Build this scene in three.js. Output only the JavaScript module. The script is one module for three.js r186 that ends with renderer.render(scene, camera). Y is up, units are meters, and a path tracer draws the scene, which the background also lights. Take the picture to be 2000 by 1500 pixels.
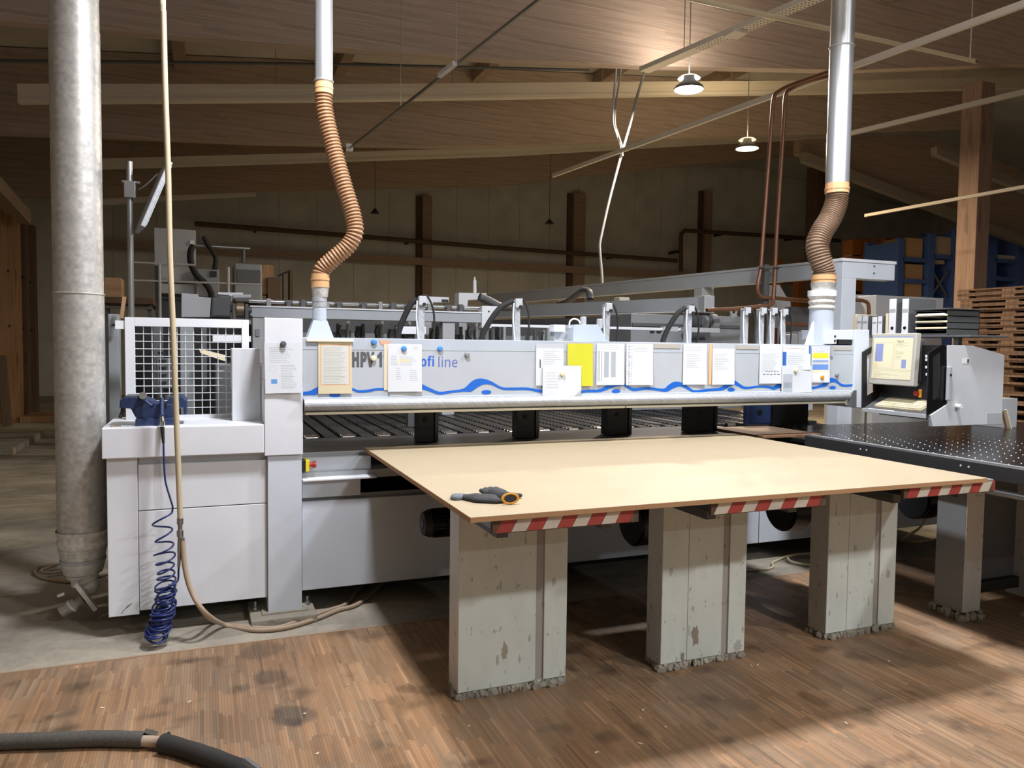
import * as THREE from 'three';
import { mergeGeometries } from 'three/addons/utils/BufferGeometryUtils.js';
import { RoundedBoxGeometry } from 'three/addons/geometries/RoundedBoxGeometry.js';
import { TextGeometry } from 'three/addons/geometries/TextGeometry.js';
import { FontLoader } from 'three/addons/loaders/FontLoader.js';
import { MarchingCubes } from 'three/addons/objects/MarchingCubes.js';
import { RectAreaLightUniformsLib } from 'three/addons/lights/RectAreaLightUniformsLib.js';

// ---------- camera, lights, exposure ----------
// metres; x runs along the saw to the right, y up, z towards the viewer; the viewer stands at the origin
const scene = new THREE.Scene();
scene.background = new THREE.Color(0x000000);
const camera = new THREE.PerspectiveCamera(53.13, 4 / 3, 0.05, 120);
camera.position.set(0, 1.62, 0);
camera.up.set(0.0076, 0.99862, -0.0520);
camera.lookAt(0.3722, 1.62 - 0.0512, -0.9267);
const renderer = new THREE.WebGLRenderer();
renderer.toneMapping = THREE.LinearToneMapping;
renderer.toneMappingExposure = 1.36;
renderer.shadowMap.enabled = true;
RectAreaLightUniformsLib.init();
// high-bay lamps of the hall: [x, y, z, radiance, colour]; the fittings are built further down
const LAMPS = [
  [0.888, 4.15, -3.5, 272, 0xf8f7ff], [3.97, 4.15, -3.5, 272, 0xf8f7ff], [3.8, 5.35, 2.55, 430, 0xf6f7ff], [7.3, 5.7, 2.55, 520, 0xf6f7ff],
  [3.5, 5.35, 8.3, 360, 0xf6f7ff],
  [6.403, 5.25, -9.364].concat([760, 0xffeedd]), [9.39, 5.3, -11.815].concat([900, 0xffe2b4]),
];

// ---------- helpers ----------
let seed = 7;
const rnd = () => { seed = (seed * 1664525 + 1013904223) >>> 0; return seed / 4294967296; };
const rr = (a, b) => a + (b - a) * rnd();
const V = (p) => new THREE.Vector3(p[0], p[1], p[2]);
const taken = {};
function numbered(n) { const k = taken[n] = (taken[n] ?? -1) + 1; return k ? `${n}_${String(k).padStart(3, '0')}` : n; }
function flat(g) {                       // non-indexed, position / normal / uv only, uv in metres by the way a face points
  if (g.index) g = g.toNonIndexed();
  if (!g.attributes.normal) g.computeVertexNormals();
  for (const k of Object.keys(g.attributes)) if (!['position', 'normal', 'uv'].includes(k)) g.deleteAttribute(k);
  const p = g.attributes.position, n = g.attributes.normal, uv = new Float32Array(p.count * 2);
  for (let i = 0; i < p.count; i++) {
    const ax = Math.abs(n.getX(i)), ay = Math.abs(n.getY(i)), az = Math.abs(n.getZ(i));
    const x = p.getX(i), y = p.getY(i), z = p.getZ(i);
    if (ay >= ax && ay >= az) { uv[2 * i] = x; uv[2 * i + 1] = z; }
    else if (az >= ax) { uv[2 * i] = x; uv[2 * i + 1] = y; }
    else { uv[2 * i] = z; uv[2 * i + 1] = y; }
  }
  g.setAttribute('uv', new THREE.BufferAttribute(uv, 2));
  g.clearGroups(); g.morphAttributes = {};
  return g;
}
function mesh(name, geos, mat, parent, label) {
  const list = (Array.isArray(geos) ? geos : [geos]).map((g) => (g.userData.keep ? g : flat(g)));
  const m = new THREE.Mesh(list.length > 1 ? mergeGeometries(list) : list[0], mat);
  m.name = parent ? name : numbered(name);
  m.castShadow = m.receiveShadow = true;
  (parent || scene).add(m);
  if (label) m.userData.label = label;
  return m;
}
function tag(o, label, category, group) { o.userData.label = label; o.userData.category = category; if (group) o.userData.group = group; return o; }
function struct(o) { o.userData.kind = 'structure'; return o; }
function thing(name, label, category, group) { const g = new THREE.Group(); g.name = numbered(name); scene.add(g); return tag(g, label, category, group); }
function sub(name, parent) { const g = new THREE.Group(); g.name = name; parent.add(g); return g; }
function one(name, geos, mat, label, category, group) { return tag(mesh(name, geos, mat), label, category, group); }
// box from limits; r chamfers its edges
function bx(x0, x1, y0, y1, z0, z1, r = 0) {
  const w = Math.abs(x1 - x0), h = Math.abs(y1 - y0), d = Math.abs(z1 - z0);
  const g = r ? new RoundedBoxGeometry(w, h, d, 2, Math.min(r, w / 2.01, h / 2.01, d / 2.01)) : new THREE.BoxGeometry(w, h, d);
  return g.translate((x0 + x1) / 2, (y0 + y1) / 2, (z0 + z1) / 2);
}
// box of size (w, h, d) turned by (rx, ry, rz) about its centre
function tb(c, s, rot = [0, 0, 0], r = 0) {
  const g = r ? new RoundedBoxGeometry(s[0], s[1], s[2], 2, r) : new THREE.BoxGeometry(...s);
  g.applyMatrix4(new THREE.Matrix4().makeRotationFromEuler(new THREE.Euler(...rot)));
  return g.translate(...c);
}
function orient(g, a, b) {               // geometry along +y from 0 to 1*len, moved to run from a to b
  const d = V(b).sub(V(a)); const q = new THREE.Quaternion().setFromUnitVectors(new THREE.Vector3(0, 1, 0), d.clone().normalize());
  return g.applyQuaternion(q).translate(...a);
}
function cyl(a, b, r0, r1 = r0, n = 20, open = false) {
  const L = V(b).distanceTo(V(a));
  return orient(new THREE.CylinderGeometry(r1, r0, L, n, 1, open).translate(0, L / 2, 0), a, b);
}
function bar(a, b, w, h) {               // rectangular bar from a to b, w across, h high
  const L = V(b).distanceTo(V(a)), g = new THREE.BoxGeometry(w, h, L);
  const m = new THREE.Matrix4().lookAt(V(a), V(b), new THREE.Vector3(0, 1, 0));
  return g.applyMatrix4(m).translate((a[0] + b[0]) / 2, (a[1] + b[1]) / 2, (a[2] + b[2]) / 2);
}
function tube(pts, r, seg = 0, rs = 8, tension = 0.5) {
  const c = new THREE.CatmullRomCurve3(pts.map(V), false, 'catmullrom', tension);
  return new THREE.TubeGeometry(c, seg || Math.max(8, pts.length * 8), r, rs);
}
function lathe(pts, c = [0, 0, 0], n = 32) { return new THREE.LatheGeometry(pts.map((p) => new THREE.Vector2(p[0], p[1])), n).translate(...c); }
function shp(pts, holes = []) {
  const s = new THREE.Shape(pts.map((p) => new THREE.Vector2(p[0], p[1])));
  for (const h of holes) s.holes.push(new THREE.Path(h.map((p) => new THREE.Vector2(p[0], p[1]))));
  return s;
}
function exXY(pts, z0, z1, bev = 0, holes = []) {   // outline in x, y; from z0 to z1
  const o = bev ? { depth: z1 - z0 - 2 * bev, bevelEnabled: true, bevelSize: bev, bevelThickness: bev, bevelOffset: -bev, bevelSegments: 2 } : { depth: z1 - z0, bevelEnabled: false };
  return new THREE.ExtrudeGeometry(shp(pts, holes), o).translate(0, 0, z0 + bev);
}
function exZY(pts, x0, x1, bev = 0, holes = []) {   // outline given as (z, y); from x0 to x1
  return exXY(pts.map((p) => [-p[0], p[1]]), x0, x1, bev, holes.map((h) => h.map((p) => [-p[0], p[1]]))).rotateY(Math.PI / 2);
}
function exXZ(pts, y0, y1, bev = 0, holes = []) {   // outline given as (x, z); from y0 to y1
  return exXY(pts.map((p) => [p[0], -p[1]]), y0, y1, bev, holes.map((h) => h.map((p) => [p[0], -p[1]]))).rotateX(-Math.PI / 2);
}
// tube whose radius changes along its length
function swept(pts, rf, nu, nv = 20) {
  const c = new THREE.CatmullRomCurve3(pts.map(V)); const fr = c.computeFrenetFrames(nu, false);
  const pos = [], idx = [];
  for (let i = 0; i <= nu; i++) {
    const p = c.getPointAt(i / nu), r = rf(i / nu);
    for (let j = 0; j < nv; j++) {
      const a = j / nv * Math.PI * 2;
      const q = p.clone().addScaledVector(fr.normals[i], Math.cos(a) * r).addScaledVector(fr.binormals[i], Math.sin(a) * r);
      pos.push(q.x, q.y, q.z);
      if (i < nu) { const A = i * nv + j, B = i * nv + (j + 1) % nv; idx.push(A, B, A + nv, B, B + nv, A + nv); }
    }
  }
  const g = new THREE.BufferGeometry(); g.setAttribute('position', new THREE.Float32BufferAttribute(pos, 3)); g.setIndex(idx); g.computeVertexNormals();
  return g;
}
// smooth union of tapered capsules, meshed on a grid: [[ax,ay,az,ra, bx,by,bz,rb], ...]
function blob(bones, k, res = 48) {
  let lo = [1e9, 1e9, 1e9], hi = [-1e9, -1e9, -1e9];
  for (const b of bones) for (const [o, r] of [[0, b[3]], [4, b[7]]]) for (let i = 0; i < 3; i++) { lo[i] = Math.min(lo[i], b[o + i] - r - k); hi[i] = Math.max(hi[i], b[o + i] + r + k); }
  const size = Math.max(hi[0] - lo[0], hi[1] - lo[1], hi[2] - lo[2]) * 1.12, ctr = lo.map((v, i) => (v + hi[i]) / 2);
  const mc = new MarchingCubes(res, new THREE.MeshBasicMaterial(), false, false, 200000); mc.isolation = 0;
  const h = res / 2;
  for (let z = 0; z < res; z++) for (let y = 0; y < res; y++) for (let x = 0; x < res; x++) {
    const P = [ctr[0] + (x - h) / h * size / 2, ctr[1] + (y - h) / h * size / 2, ctr[2] + (z - h) / h * size / 2];
    let acc = 0;
    for (const b of bones) {
      const ax = P[0] - b[0], ay = P[1] - b[1], az = P[2] - b[2], dx = b[4] - b[0], dy = b[5] - b[1], dz = b[6] - b[2];
      const t = Math.max(0, Math.min(1, (ax * dx + ay * dy + az * dz) / (dx * dx + dy * dy + dz * dz + 1e-9)));
      const d = Math.hypot(ax - dx * t, ay - dy * t, az - dz * t) - (b[3] + (b[7] - b[3]) * t);
      acc += Math.exp(-d / k);
    }
    mc.field[x + y * res + z * res * res] = k * Math.log(acc + 1e-30);
  }
  mc.update();
  const g = new THREE.BufferGeometry();
  g.setAttribute('position', new THREE.Float32BufferAttribute(mc.positionArray.slice(0, mc.count * 3), 3));
  g.setAttribute('normal', new THREE.Float32BufferAttribute(mc.normalArray.slice(0, mc.count * 3), 3));
  g.scale(size / 2, size / 2, size / 2).translate(...ctr); g.computeVertexNormals();
  return g;
}

// ---------- procedural textures ----------
function hash(x, y, s) { let h = (x * 374761393 + y * 668265263 + s * 2147483647) | 0; h = Math.imul(h ^ (h >>> 13), 1274126177); return ((h ^ (h >>> 16)) >>> 0) / 4294967296; }
function vnoise(x, y, per, s) {          // value noise that repeats every per cells
  const xi = Math.floor(x), yi = Math.floor(y), fx = x - xi, fy = y - yi, u = fx * fx * (3 - 2 * fx), v = fy * fy * (3 - 2 * fy);
  const m = (a, p) => ((a % p) + p) % p;
  const a = hash(m(xi, per[0]), m(yi, per[1]), s), b = hash(m(xi + 1, per[0]), m(yi, per[1]), s), c = hash(m(xi, per[0]), m(yi + 1, per[1]), s), d = hash(m(xi + 1, per[0]), m(yi + 1, per[1]), s);
  return a + (b - a) * u + (c - a) * v + (a - b - c + d) * u * v;
}
function fbm(u, v, fx, fy, oct, s) { let t = 0, a = 0.5, n = 0; for (let i = 0; i < oct; i++) { t += a * vnoise(u * fx, v * fy, [fx, fy], s + i); n += a; a *= 0.55; fx *= 2; fy *= 2; } return t / n; }
function tex(w, h, fn, metres, srgb = true) {     // fn(u, v) -> [r, g, b] 0..1; metres = size of one repeat
  const d = new Uint8Array(w * h * 4);
  for (let y = 0; y < h; y++) for (let x = 0; x < w; x++) {
    const c = fn(x / w, y / h), i = (y * w + x) * 4;
    d[i] = Math.max(0, Math.min(255, c[0] * 255)); d[i + 1] = Math.max(0, Math.min(255, c[1] * 255)); d[i + 2] = Math.max(0, Math.min(255, c[2] * 255)); d[i + 3] = 255;
  }
  const t = new THREE.DataTexture(d, w, h, THREE.RGBAFormat); t.wrapS = t.wrapT = THREE.RepeatWrapping;
  t.magFilter = THREE.LinearFilter; t.minFilter = THREE.LinearMipmapLinearFilter; t.generateMipmaps = true;
  if (srgb) t.colorSpace = THREE.SRGBColorSpace;
  t.repeat.set(1 / metres[0], 1 / metres[1]); t.needsUpdate = true;
  return t;
}
const grey = (v) => [v, v, v];
const T = {
  paint: tex(512, 512, (u, v) => grey(0.93 + 0.06 * fbm(u, v, 5, 5, 4, 3) - (fbm(u, v, 70, 70, 2, 9) > 0.9 ? 0.03 : 0)), [1.1, 1.1]),
  scuffed: tex(512, 512, (u, v) => { const n = fbm(u, v, 6, 4, 5, 21), m = fbm(u, v, 26, 18, 3, 31); const k = 0.9 + 0.1 * n - (m > 0.79 ? 0.16 : 0) - (n > 0.7 ? 0.03 : 0); return [k, k * 0.995, k * 0.985]; }, [0.62, 0.9]),
  galv: tex(512, 512, (u, v) => grey(0.74 + 0.2 * fbm(u, v, 24, 24, 2, 5) + 0.1 * (fbm(u, v, 4, 5, 3, 8) - 0.5)), [0.5, 0.5]),
  brushed: tex(512, 256, (u, v) => grey(0.76 + 0.2 * fbm((u + v * 0.5) % 1, v, 40, 4, 3, 15)), [0.4, 0.2]),
  glulam: tex(1024, 512, (u, v) => { const l = Math.floor(v * 8), w = fbm(u, v, 5, 64, 4, 2) + 0.25 * hash(l, Math.floor(u * 2 + hash(l, 3, 1)), 4); return [0.62 + 0.28 * w, 0.6 + 0.27 * w, 0.58 + 0.26 * w]; }, [3.2, 0.32]),
  woodv: tex(512, 512, (u, v) => { const w = fbm(u, v, 48, 4, 4, 12), k = fbm(u, v, 7, 2, 2, 4) > 0.76 ? -0.12 : 0; return grey(0.72 + 0.3 * w + k); }, [0.6, 1.6]),
  board: tex(1024, 1024, (u, v) => grey(0.93 + 0.05 * fbm(u, v, 200, 200, 2, 6) + 0.03 * fbm(u, v, 5, 3, 3, 16)), [1.4, 1.4]),
  concrete: tex(1024, 1024, (u, v) => { const a = fbm(u, v, 5, 5, 5, 41), b = fbm(u, v, 90, 90, 2, 43), c = fbm(u, v, 3, 12, 3, 47); const k = 0.62 + 0.34 * a + 0.08 * b - (c > 0.63 ? 0.08 : 0); return [k, k * 0.985, k * 0.95]; }, [2.6, 2.6]),
  concBump: tex(512, 512, (u, v) => grey(fbm(u, v, 40, 40, 4, 53)), [1.0, 1.0], false),
  panel: tex(512, 512, (u, v) => grey(0.86 + 0.14 * fbm(u, v, 7, 7, 4, 61)), [4, 4]),
  card: tex(256, 256, (u, v) => grey(0.84 + 0.16 * fbm(u, v, 4, 60, 3, 71)), [0.6, 0.6]),
  fabric: tex(256, 256, (u, v) => grey(0.55 + 0.45 * fbm(u, v, 60, 60, 2, 81)), [0.12, 0.12]),
};
const std = (color, o = {}) => new THREE.MeshStandardMaterial({ color, roughness: 0.6, ...o });
const M = {
  white: std(0xe9eef2, { map: T.paint, roughness: 0.42 }),
  whiteB: std(0xd8e1e9, { map: T.paint, roughness: 0.4 }),
  beam: std(0xbcc4cb, { map: T.paint, roughness: 0.36 }),
  hood: std(0xb9c4ce, { map: T.paint, roughness: 0.42 }),
  greyPaint: std(0x8f9496, { map: T.paint, roughness: 0.5 }),
  greyMid: std(0xb4b8ba, { map: T.paint, roughness: 0.5 }),
  greyDark: std(0x5a5d5e, { map: T.paint, roughness: 0.55 }),
  greyRail: std(0xaeb5ba, { map: T.paint, roughness: 0.4 }),
  legPaint: std(0xd8e0d6, { map: T.scuffed, roughness: 0.5 }),
  legEdge: std(0xd3d6d2, { map: T.scuffed, roughness: 0.4, metalness: 0.15 }),
  galv: std(0xe2e2db, { map: T.galv, roughness: 0.45, metalness: 0.4 }),
  zinc: std(0xdfe6ea, { roughness: 0.3, metalness: 0.8 }),
  alu: std(0xc6cbcf, { map: T.brushed, roughness: 0.42, metalness: 0.3 }),
  brass: std(0xd2cbb4, { roughness: 0.4, metalness: 0.3 }),
  steel: std(0xa9abaa, { roughness: 0.3, metalness: 0.9 }),
  chrome: std(0xe8e8e8, { roughness: 0.12, metalness: 1 }),
  copper: std(0x86604a, { roughness: 0.4, metalness: 0.5 }),
  black: std(0x161616, { roughness: 0.5 }),
  blackGloss: std(0x101011, { roughness: 0.28 }),
  bed: std(0x3b3c3c, { roughness: 0.38, map: T.paint }),
  tableTop: std(0x1a1b1c, { roughness: 0.24 }),
  bedDark: std(0x2b2c2c, { roughness: 0.42, map: T.paint }),
  railDull: std(0x8a8275, { roughness: 0.6 }),
  rubber: std(0x1d1d1c, { roughness: 0.75 }),
  hoseBrown: std(0x9a7553, { roughness: 0.45 }),
  hoseDull: std(0x7f6853, { roughness: 0.45 }),
  hoseWire: std(0xcaa173, { roughness: 0.35 }),
  hoseBeige: std(0xc0b394, { roughness: 0.5 }),
  hoseFloor: std(0xa8957e, { roughness: 0.6 }),
  hoseBlue: std(0x1d2e66, { roughness: 0.35 }),
  blueTool: std(0x2a3b61, { map: T.scuffed, roughness: 0.4 }),
  blueRack: std(0x4a67a8, { roughness: 0.5 }),
  orangeRack: std(0xa5622f, { roughness: 0.6 }),
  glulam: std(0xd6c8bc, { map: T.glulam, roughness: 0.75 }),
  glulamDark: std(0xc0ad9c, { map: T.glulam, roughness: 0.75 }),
  woodPost: std(0x93796b, { map: T.woodv, roughness: 0.7 }),
  woodRaw: std(0xb08a62, { map: T.woodv, roughness: 0.75 }),
  woodDark: std(0x6b5541, { map: T.woodv, roughness: 0.8 }),
  pallet: std(0xa07a55, { map: T.woodv, roughness: 0.8 }),
  palletB: std(0x8d6a4a, { map: T.woodv, roughness: 0.8 }),
  deck: std(0xcfc9bd, { map: T.panel, roughness: 0.8 }),
  trunk: std(0xdcd5c6, { roughness: 0.55 }),
  wall: std(0xd6d5cc, { map: T.panel, roughness: 0.75 }),
  concrete: std(0xc6c0b2, { map: T.concrete, roughness: 0.75, bumpMap: T.concBump, bumpScale: 0.002 }),
  concPad: std(0xb9b4a6, { map: T.concrete, roughness: 0.85, bumpMap: T.concBump, bumpScale: 0.004 }),
  chip: std(0xab9d80, { map: T.board, roughness: 0.62 }),
  chipEdge: std(0xb99066, { map: T.board, roughness: 0.8 }),
  card: std(0xcba57c, { map: T.card, roughness: 0.8 }),
  cardPale: std(0xcdb8a0, { map: T.card, roughness: 0.8 }),
  tape: std(0xefebe0, { map: T.galv, roughness: 0.4 }),
  blueInk: std(0x1a66c8, { roughness: 0.4 }),
  greyInk: std(0x55585a, { roughness: 0.5 }),
  red: std(0xa82a20, { roughness: 0.4 }),
  redStripe: std(0xa8433a, { map: T.scuffed, roughness: 0.5 }),
  whiteStripe: std(0xcfc7b6, { map: T.scuffed, roughness: 0.5 }),
  yellow: std(0xe6d022, { roughness: 0.45 }),
  yellowPaper: std(0xe9e532, { roughness: 0.55 }),
  paperPlain: std(0xeef0f2, { roughness: 0.7, side: THREE.DoubleSide }),
  cream: std(0xe7dcb8, { roughness: 0.6 }),
  glove: std(0x4c4e50, { map: T.fabric, roughness: 0.9 }),
  gloveCuff: std(0x8a9299, { map: T.fabric, roughness: 0.9 }),
  orange: std(0xd89328, { roughness: 0.7 }),
  plasticWhite: std(0xe9ecee, { roughness: 0.4 }),
  trayBlack: std(0x474a49, { roughness: 0.55 }),
  magnetBlue: std(0x4d8fd8, { roughness: 0.35 }),
};

// ---------- floor ----------
const floor = struct(sub('floor', scene));
mesh('concrete_slab', bx(-7, 30, -0.3, 0, -26, -4.3), M.concrete, floor);
mesh('wood_underlay', bx(-7, 30, -0.3, -0.0036, -4.3, 12), std(0x8a6544, { map: T.woodv, roughness: 0.6 }), floor);
mesh('edge_strip', bx(-7, 30, -0.02, 0.001, -4.3, -4.285), std(0xa08468, { roughness: 0.5 }), floor);
{
  const X0 = -2.2, X1 = 6.8, Z0 = -4.284, Z1 = -0.9, SX = X1 - X0, SZ = Z1 - Z0;
  // oil and rubber stains with ragged outlines, [x, z, radius, strength]
  const stains = [[...[0.334, 0, -3.374], 0.1, 0.62], [...[0.285, 0, -3.815], 0.085, 0.5], [...[0.257, 0, -4.15], 0.12, 0.4], [...[1.665, 0, -3.798], 0.16, 0.2], [...[3.293, 0, -3.05], 0.2, 0.3], [...[-0.542, 0, -4.008], 0.09, 0.25], [...[0.863, 0, -3.458], 0.05, 0.35], [...[2.272, 0, -2.935], 0.25, 0.25], [...[0.22, 0, -4.749], 0.1, 0.3]];
  const dirt = tex(1024, 512, (u, v) => {
    const x = X0 + u * SX, z = Z0 + v * SZ;
    const a = fbm(u, v, 12, 5, 5, 91), b = fbm(u, v, 60, 24, 3, 95);
    let k = 0.72 + 0.34 * a - 0.1 * (b > 0.62 ? 1 : 0) * (b - 0.62) * 10;
    let g = 0.3 + 0.7 * fbm(u, v, 7, 3, 3, 99);            // grey foot traffic film
    for (const [sx, , sz, r, s] of stains) {
      const d = Math.hypot((x - sx), (z - sz)) / (r * (0.6 + 0.9 * fbm(u, v, 70, 28, 3, 103)));
      if (d < 1.6) { const w = 1 / (1 + Math.exp((d - 0.9) * 14)); k *= 1 - 0.45 * s * w; g = Math.max(g, w * s * 1.6); }
    }
    g = Math.min(1, Math.max(0, g));
    return [k, k * (0.94 + 0.06 * g), k * (0.84 + 0.16 * g)];
  }, [1, 1]);
  const pos = [], nor = [], uv = [], col = [];
  const w = 0.0125, gap = 0.00012, H = 0.0036;
  const quad = (a, b, c, d, n, C) => { for (const p of [a, b, c, a, c, d]) { pos.push(...p); nor.push(...n); uv.push((p[0] - X0) / SX, (p[2] - Z0) / SZ); col.push(...C); } };
  for (let x = X0, c = 0; x < X1; x += w, c++) {
    const block = Math.floor(c / 9);
    for (let z = Z0 - hash(block, 5, 3) * 0.2 - (c % 3 === 0 ? rr(0, 0.05) : 0); z < Z1;) {
      const len = 0.2 + 0.05 * hash(block, Math.round(z * 10), 9) + rr(-0.012, 0.012);
      const za = Math.max(z, Z0) + gap, zb = Math.min(z + len, Z1) - gap; z += len;
      if (zb <= za || (-zb < 2.0 && x < 0.4)) continue;
      const pt = 0.84 + 0.3 * hash(block, Math.round(z * 4.4), 13), warm = (hash(block, Math.round(z * 4.4), 17) - 0.5) * 0.12;
      const t = pt * (rnd() < 0.16 ? rr(0.66, 1.45) : rr(0.86, 1.16)), wv = warm + rr(-0.04, 0.04);
      const C = [0.40 * t * (1 + wv), 0.262 * t, 0.158 * t * (1 - wv)];
      const xa = x + gap, xb = x + w - gap, y = rr(-0.0002, 0), b = -H, e = 0.00018;
      quad([xa + e, y, za + e], [xa + e, y, zb - e], [xb - e, y, zb - e], [xb - e, y, za + e], [0, 1, 0], C);
      quad([xa, b, zb], [xb, b, zb], [xb - e, y, zb - e], [xa + e, y, zb - e], [0, 0.2, 0.98], C);
      quad([xa, b, za], [xa, b, zb], [xa + e, y, zb - e], [xa + e, y, za + e], [-0.98, 0.2, 0], C);
      quad([xb, b, zb], [xb, b, za], [xb - e, y, za + e], [xb - e, y, zb - e], [0.98, 0.2, 0], C);
    }
  }
  const g = new THREE.BufferGeometry();
  g.setAttribute('position', new THREE.Float32BufferAttribute(pos, 3)); g.setAttribute('normal', new THREE.Float32BufferAttribute(nor, 3));
  g.setAttribute('uv', new THREE.Float32BufferAttribute(uv, 2)); g.setAttribute('color', new THREE.Float32BufferAttribute(col, 3)); g.userData.keep = true;
  const m = mesh('parquet_strip', g, new THREE.MeshStandardMaterial({ vertexColors: true, map: dirt, roughness: 0.48 }), floor, 'thin worn wooden parquet strips');
  m.userData.kind = 'stuff';
}

// ---------- walls and roof ----------
const roofY = (x) => (x < 20 ? 6.75 + 0.1 * (x - 0.6) : 8.69 - 0.1 * (x - 20));
const wallOutline = [[-7, 0], [30, 0], [30, roofY(30) + 0.1], [20, roofY(20) + 0.1], [-7, roofY(-7) + 0.1]];
const wallBack = struct(sub('wall_back', scene));
mesh('backing', exXY(wallOutline, -25.4, -25.04), M.wall, wallBack);
for (let x = -7; x < 29.9; x += 1.15) {
  const x1 = Math.min(x + 1.142, 30);
  mesh('panel', exXY([[x, 0], [x1, 0], [x1, roofY(x1)], [x, roofY(x)]], -25.04, -25 + (rnd() < 0.5 ? 0.004 : 0)), M.wall, wallBack);
}
const wallFront = struct(mesh('wall_front', exXY(wallOutline, 12, 12.3), M.wall)); wallFront.name = 'wall_front';
struct(mesh('wall_left', bx(-7.3, -7, 0, 6.3, -25.4, 12.3), M.wall));
struct(mesh('wall_right', bx(30, 30.3, 0, 8, -25.4, 12.3), M.wall));
const ceiling = struct(sub('ceiling', scene));
mesh('roof_slab', exXY([[-7.3, roofY(-7.3) + 0.02], [20, roofY(20) + 0.02], [30.3, roofY(30.3) + 0.02], [30.3, roofY(30.3) + 0.3], [20, roofY(20) + 0.3], [-7.3, roofY(-7.3) + 0.3]], -25.4, 12.3), M.wall, ceiling);
for (let z = -25.3; z < 12; z += 2.0) {                 // roof sheets with open joints between them
  const a = z, b = z + 1.985;
  mesh('roof_sheet', exXY([[-7, roofY(-7)], [20, roofY(20)], [20, roofY(20) + 0.02], [-7, roofY(-7) + 0.02]], a, b), M.deck, ceiling);
}
// roof timbers: deep glulam girders along x, bottoms rising to the right
function girder(z, bottom, x1, mat, label) {
  const top = bottom.map(([x]) => [x, roofY(x) - 0.015]).reverse();
  const g = thing('roof_girder', label, 'girder');
  mesh('timber', exXY([...bottom, ...top], z - 0.2, z, 0.008), mat, g);
  return g;
}
girder(-10, [[-6.9, 4.62], [-2.024, 5.069], [0.618, 5.248], [3.959, 5.524], [6.07, 5.751], [10.029, 6.244], [14.199, 6.946], [19.9, 7.6]], 20, M.glulam, 'nearest deep brown timber roof girder across the top of the hall');
girder(-15, [[-6.9, 4.66], [-1.579, 5.089], [0.919, 5.244], [4.315, 5.538], [5.961, 5.743], [12.522, 6.704], [19.9, 7.7]], 20, M.glulam, 'middle brown timber roof girder behind the upper white trunking');
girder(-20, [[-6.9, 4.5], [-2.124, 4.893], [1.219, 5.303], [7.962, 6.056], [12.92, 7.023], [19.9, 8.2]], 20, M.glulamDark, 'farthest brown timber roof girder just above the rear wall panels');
for (const [x, txt] of [[-0.35, 'left of the left suction hose pipe'], [2.4, 'right of the left suction hose pipe'], [5.15, 'above the slack grey cables'], [7.9, 'above the bright high-bay lamp'], [10.7, 'behind the right suction pipe']]) {
  const p = thing('roof_purlin', 'wooden purlin under the roof sheets, ' + txt, 'purlin', 'roof purlins between the girders');
  for (const [a, b] of [[-24.9, -20.22], [-19.98, -15.22], [-14.98, -10.22], [-9.98, -4]]) mesh('timber', exXY([[x - 0.09, roofY(x) - 0.3], [x + 0.09, roofY(x) - 0.3], [x + 0.09, roofY(x + 0.09) - 0.012], [x - 0.09, roofY(x - 0.09) - 0.012]], a, b), M.glulamDark, p);
}
// white trunking along x, hung from the roof
function trunking(name, pts, z, h, label) {
  const g = thing(name, label, 'trunking');
  const body = [], lip = [], rods = [];
  for (let i = 0; i + 1 < pts.length; i++) {
    const a = pts[i], b = pts[i + 1];
    body.push(exXY([[a[0], a[1] - h], [b[0], b[1] - h], [b[0], b[1]], [a[0], a[1]]], z - 0.16, z - 0.012));
    lip.push(exXY([[a[0], a[1] - h * 0.3], [b[0], b[1] - h * 0.3], [b[0], b[1] + 0.01], [a[0], a[1] + 0.01]], z - 0.012, z));
    lip.push(exXY([[a[0], a[1] - h], [b[0], b[1] - h], [b[0], b[1] - h * 0.78], [a[0], a[1] - h * 0.78]], z - 0.012, z - 0.002));
  }
  mesh('body', body, M.trunk, g); mesh('lip', lip, M.trunk, g);
  const x0 = pts[0][0], x1 = pts[pts.length - 1][0];
  for (let x = x0 + 0.6; x < x1; x += 3) {
    let i = 0; while (i + 2 < pts.length && pts[i + 1][0] < x) i++;
    const a = pts[i], b = pts[i + 1], y = a[1] + (b[1] - a[1]) * (x - a[0]) / (b[0] - a[0]);
    mesh('hanger_rod', cyl([x, y, z - 0.08], [x, roofY(x), z - 0.08], 0.006, 0.006, 6), M.steel, g);
  }
  return g;
}
trunking('cable_trunking', [[-2.48, 5.297], [1.613, 5.841], [5.232, 6.355], [8.485, 6.824], [12.914, 7.448], [18.763, 8.345]], -13.2, 0.25, 'upper white cable trunking running the width of the hall');
trunking('cable_trunking', [[-1.969, 5.362], [2.221, 5.906], [7.234, 6.571], [11.739, 7.266], [17.87, 8.193]], -18.2, 0.19, 'lower white cable trunking in front of the farthest girder');
trunking('cable_trunking', [[-2.188, 4.943], [-0.865, 5.148], [1.256, 5.439]], -20.6, 0.14, 'short white trunking at the left under the farthest girder');
one('conduit_pipe', tube([[-2.776, 5.191, -12], [-0.616, 5.485, -12], [2.228, 5.859, -12], [6.17, 6.34, -12]], 0.022, 24, 6), M.greyDark, 'thin dark pipe along the underside of the pale roof sheets', 'pipe');

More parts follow.
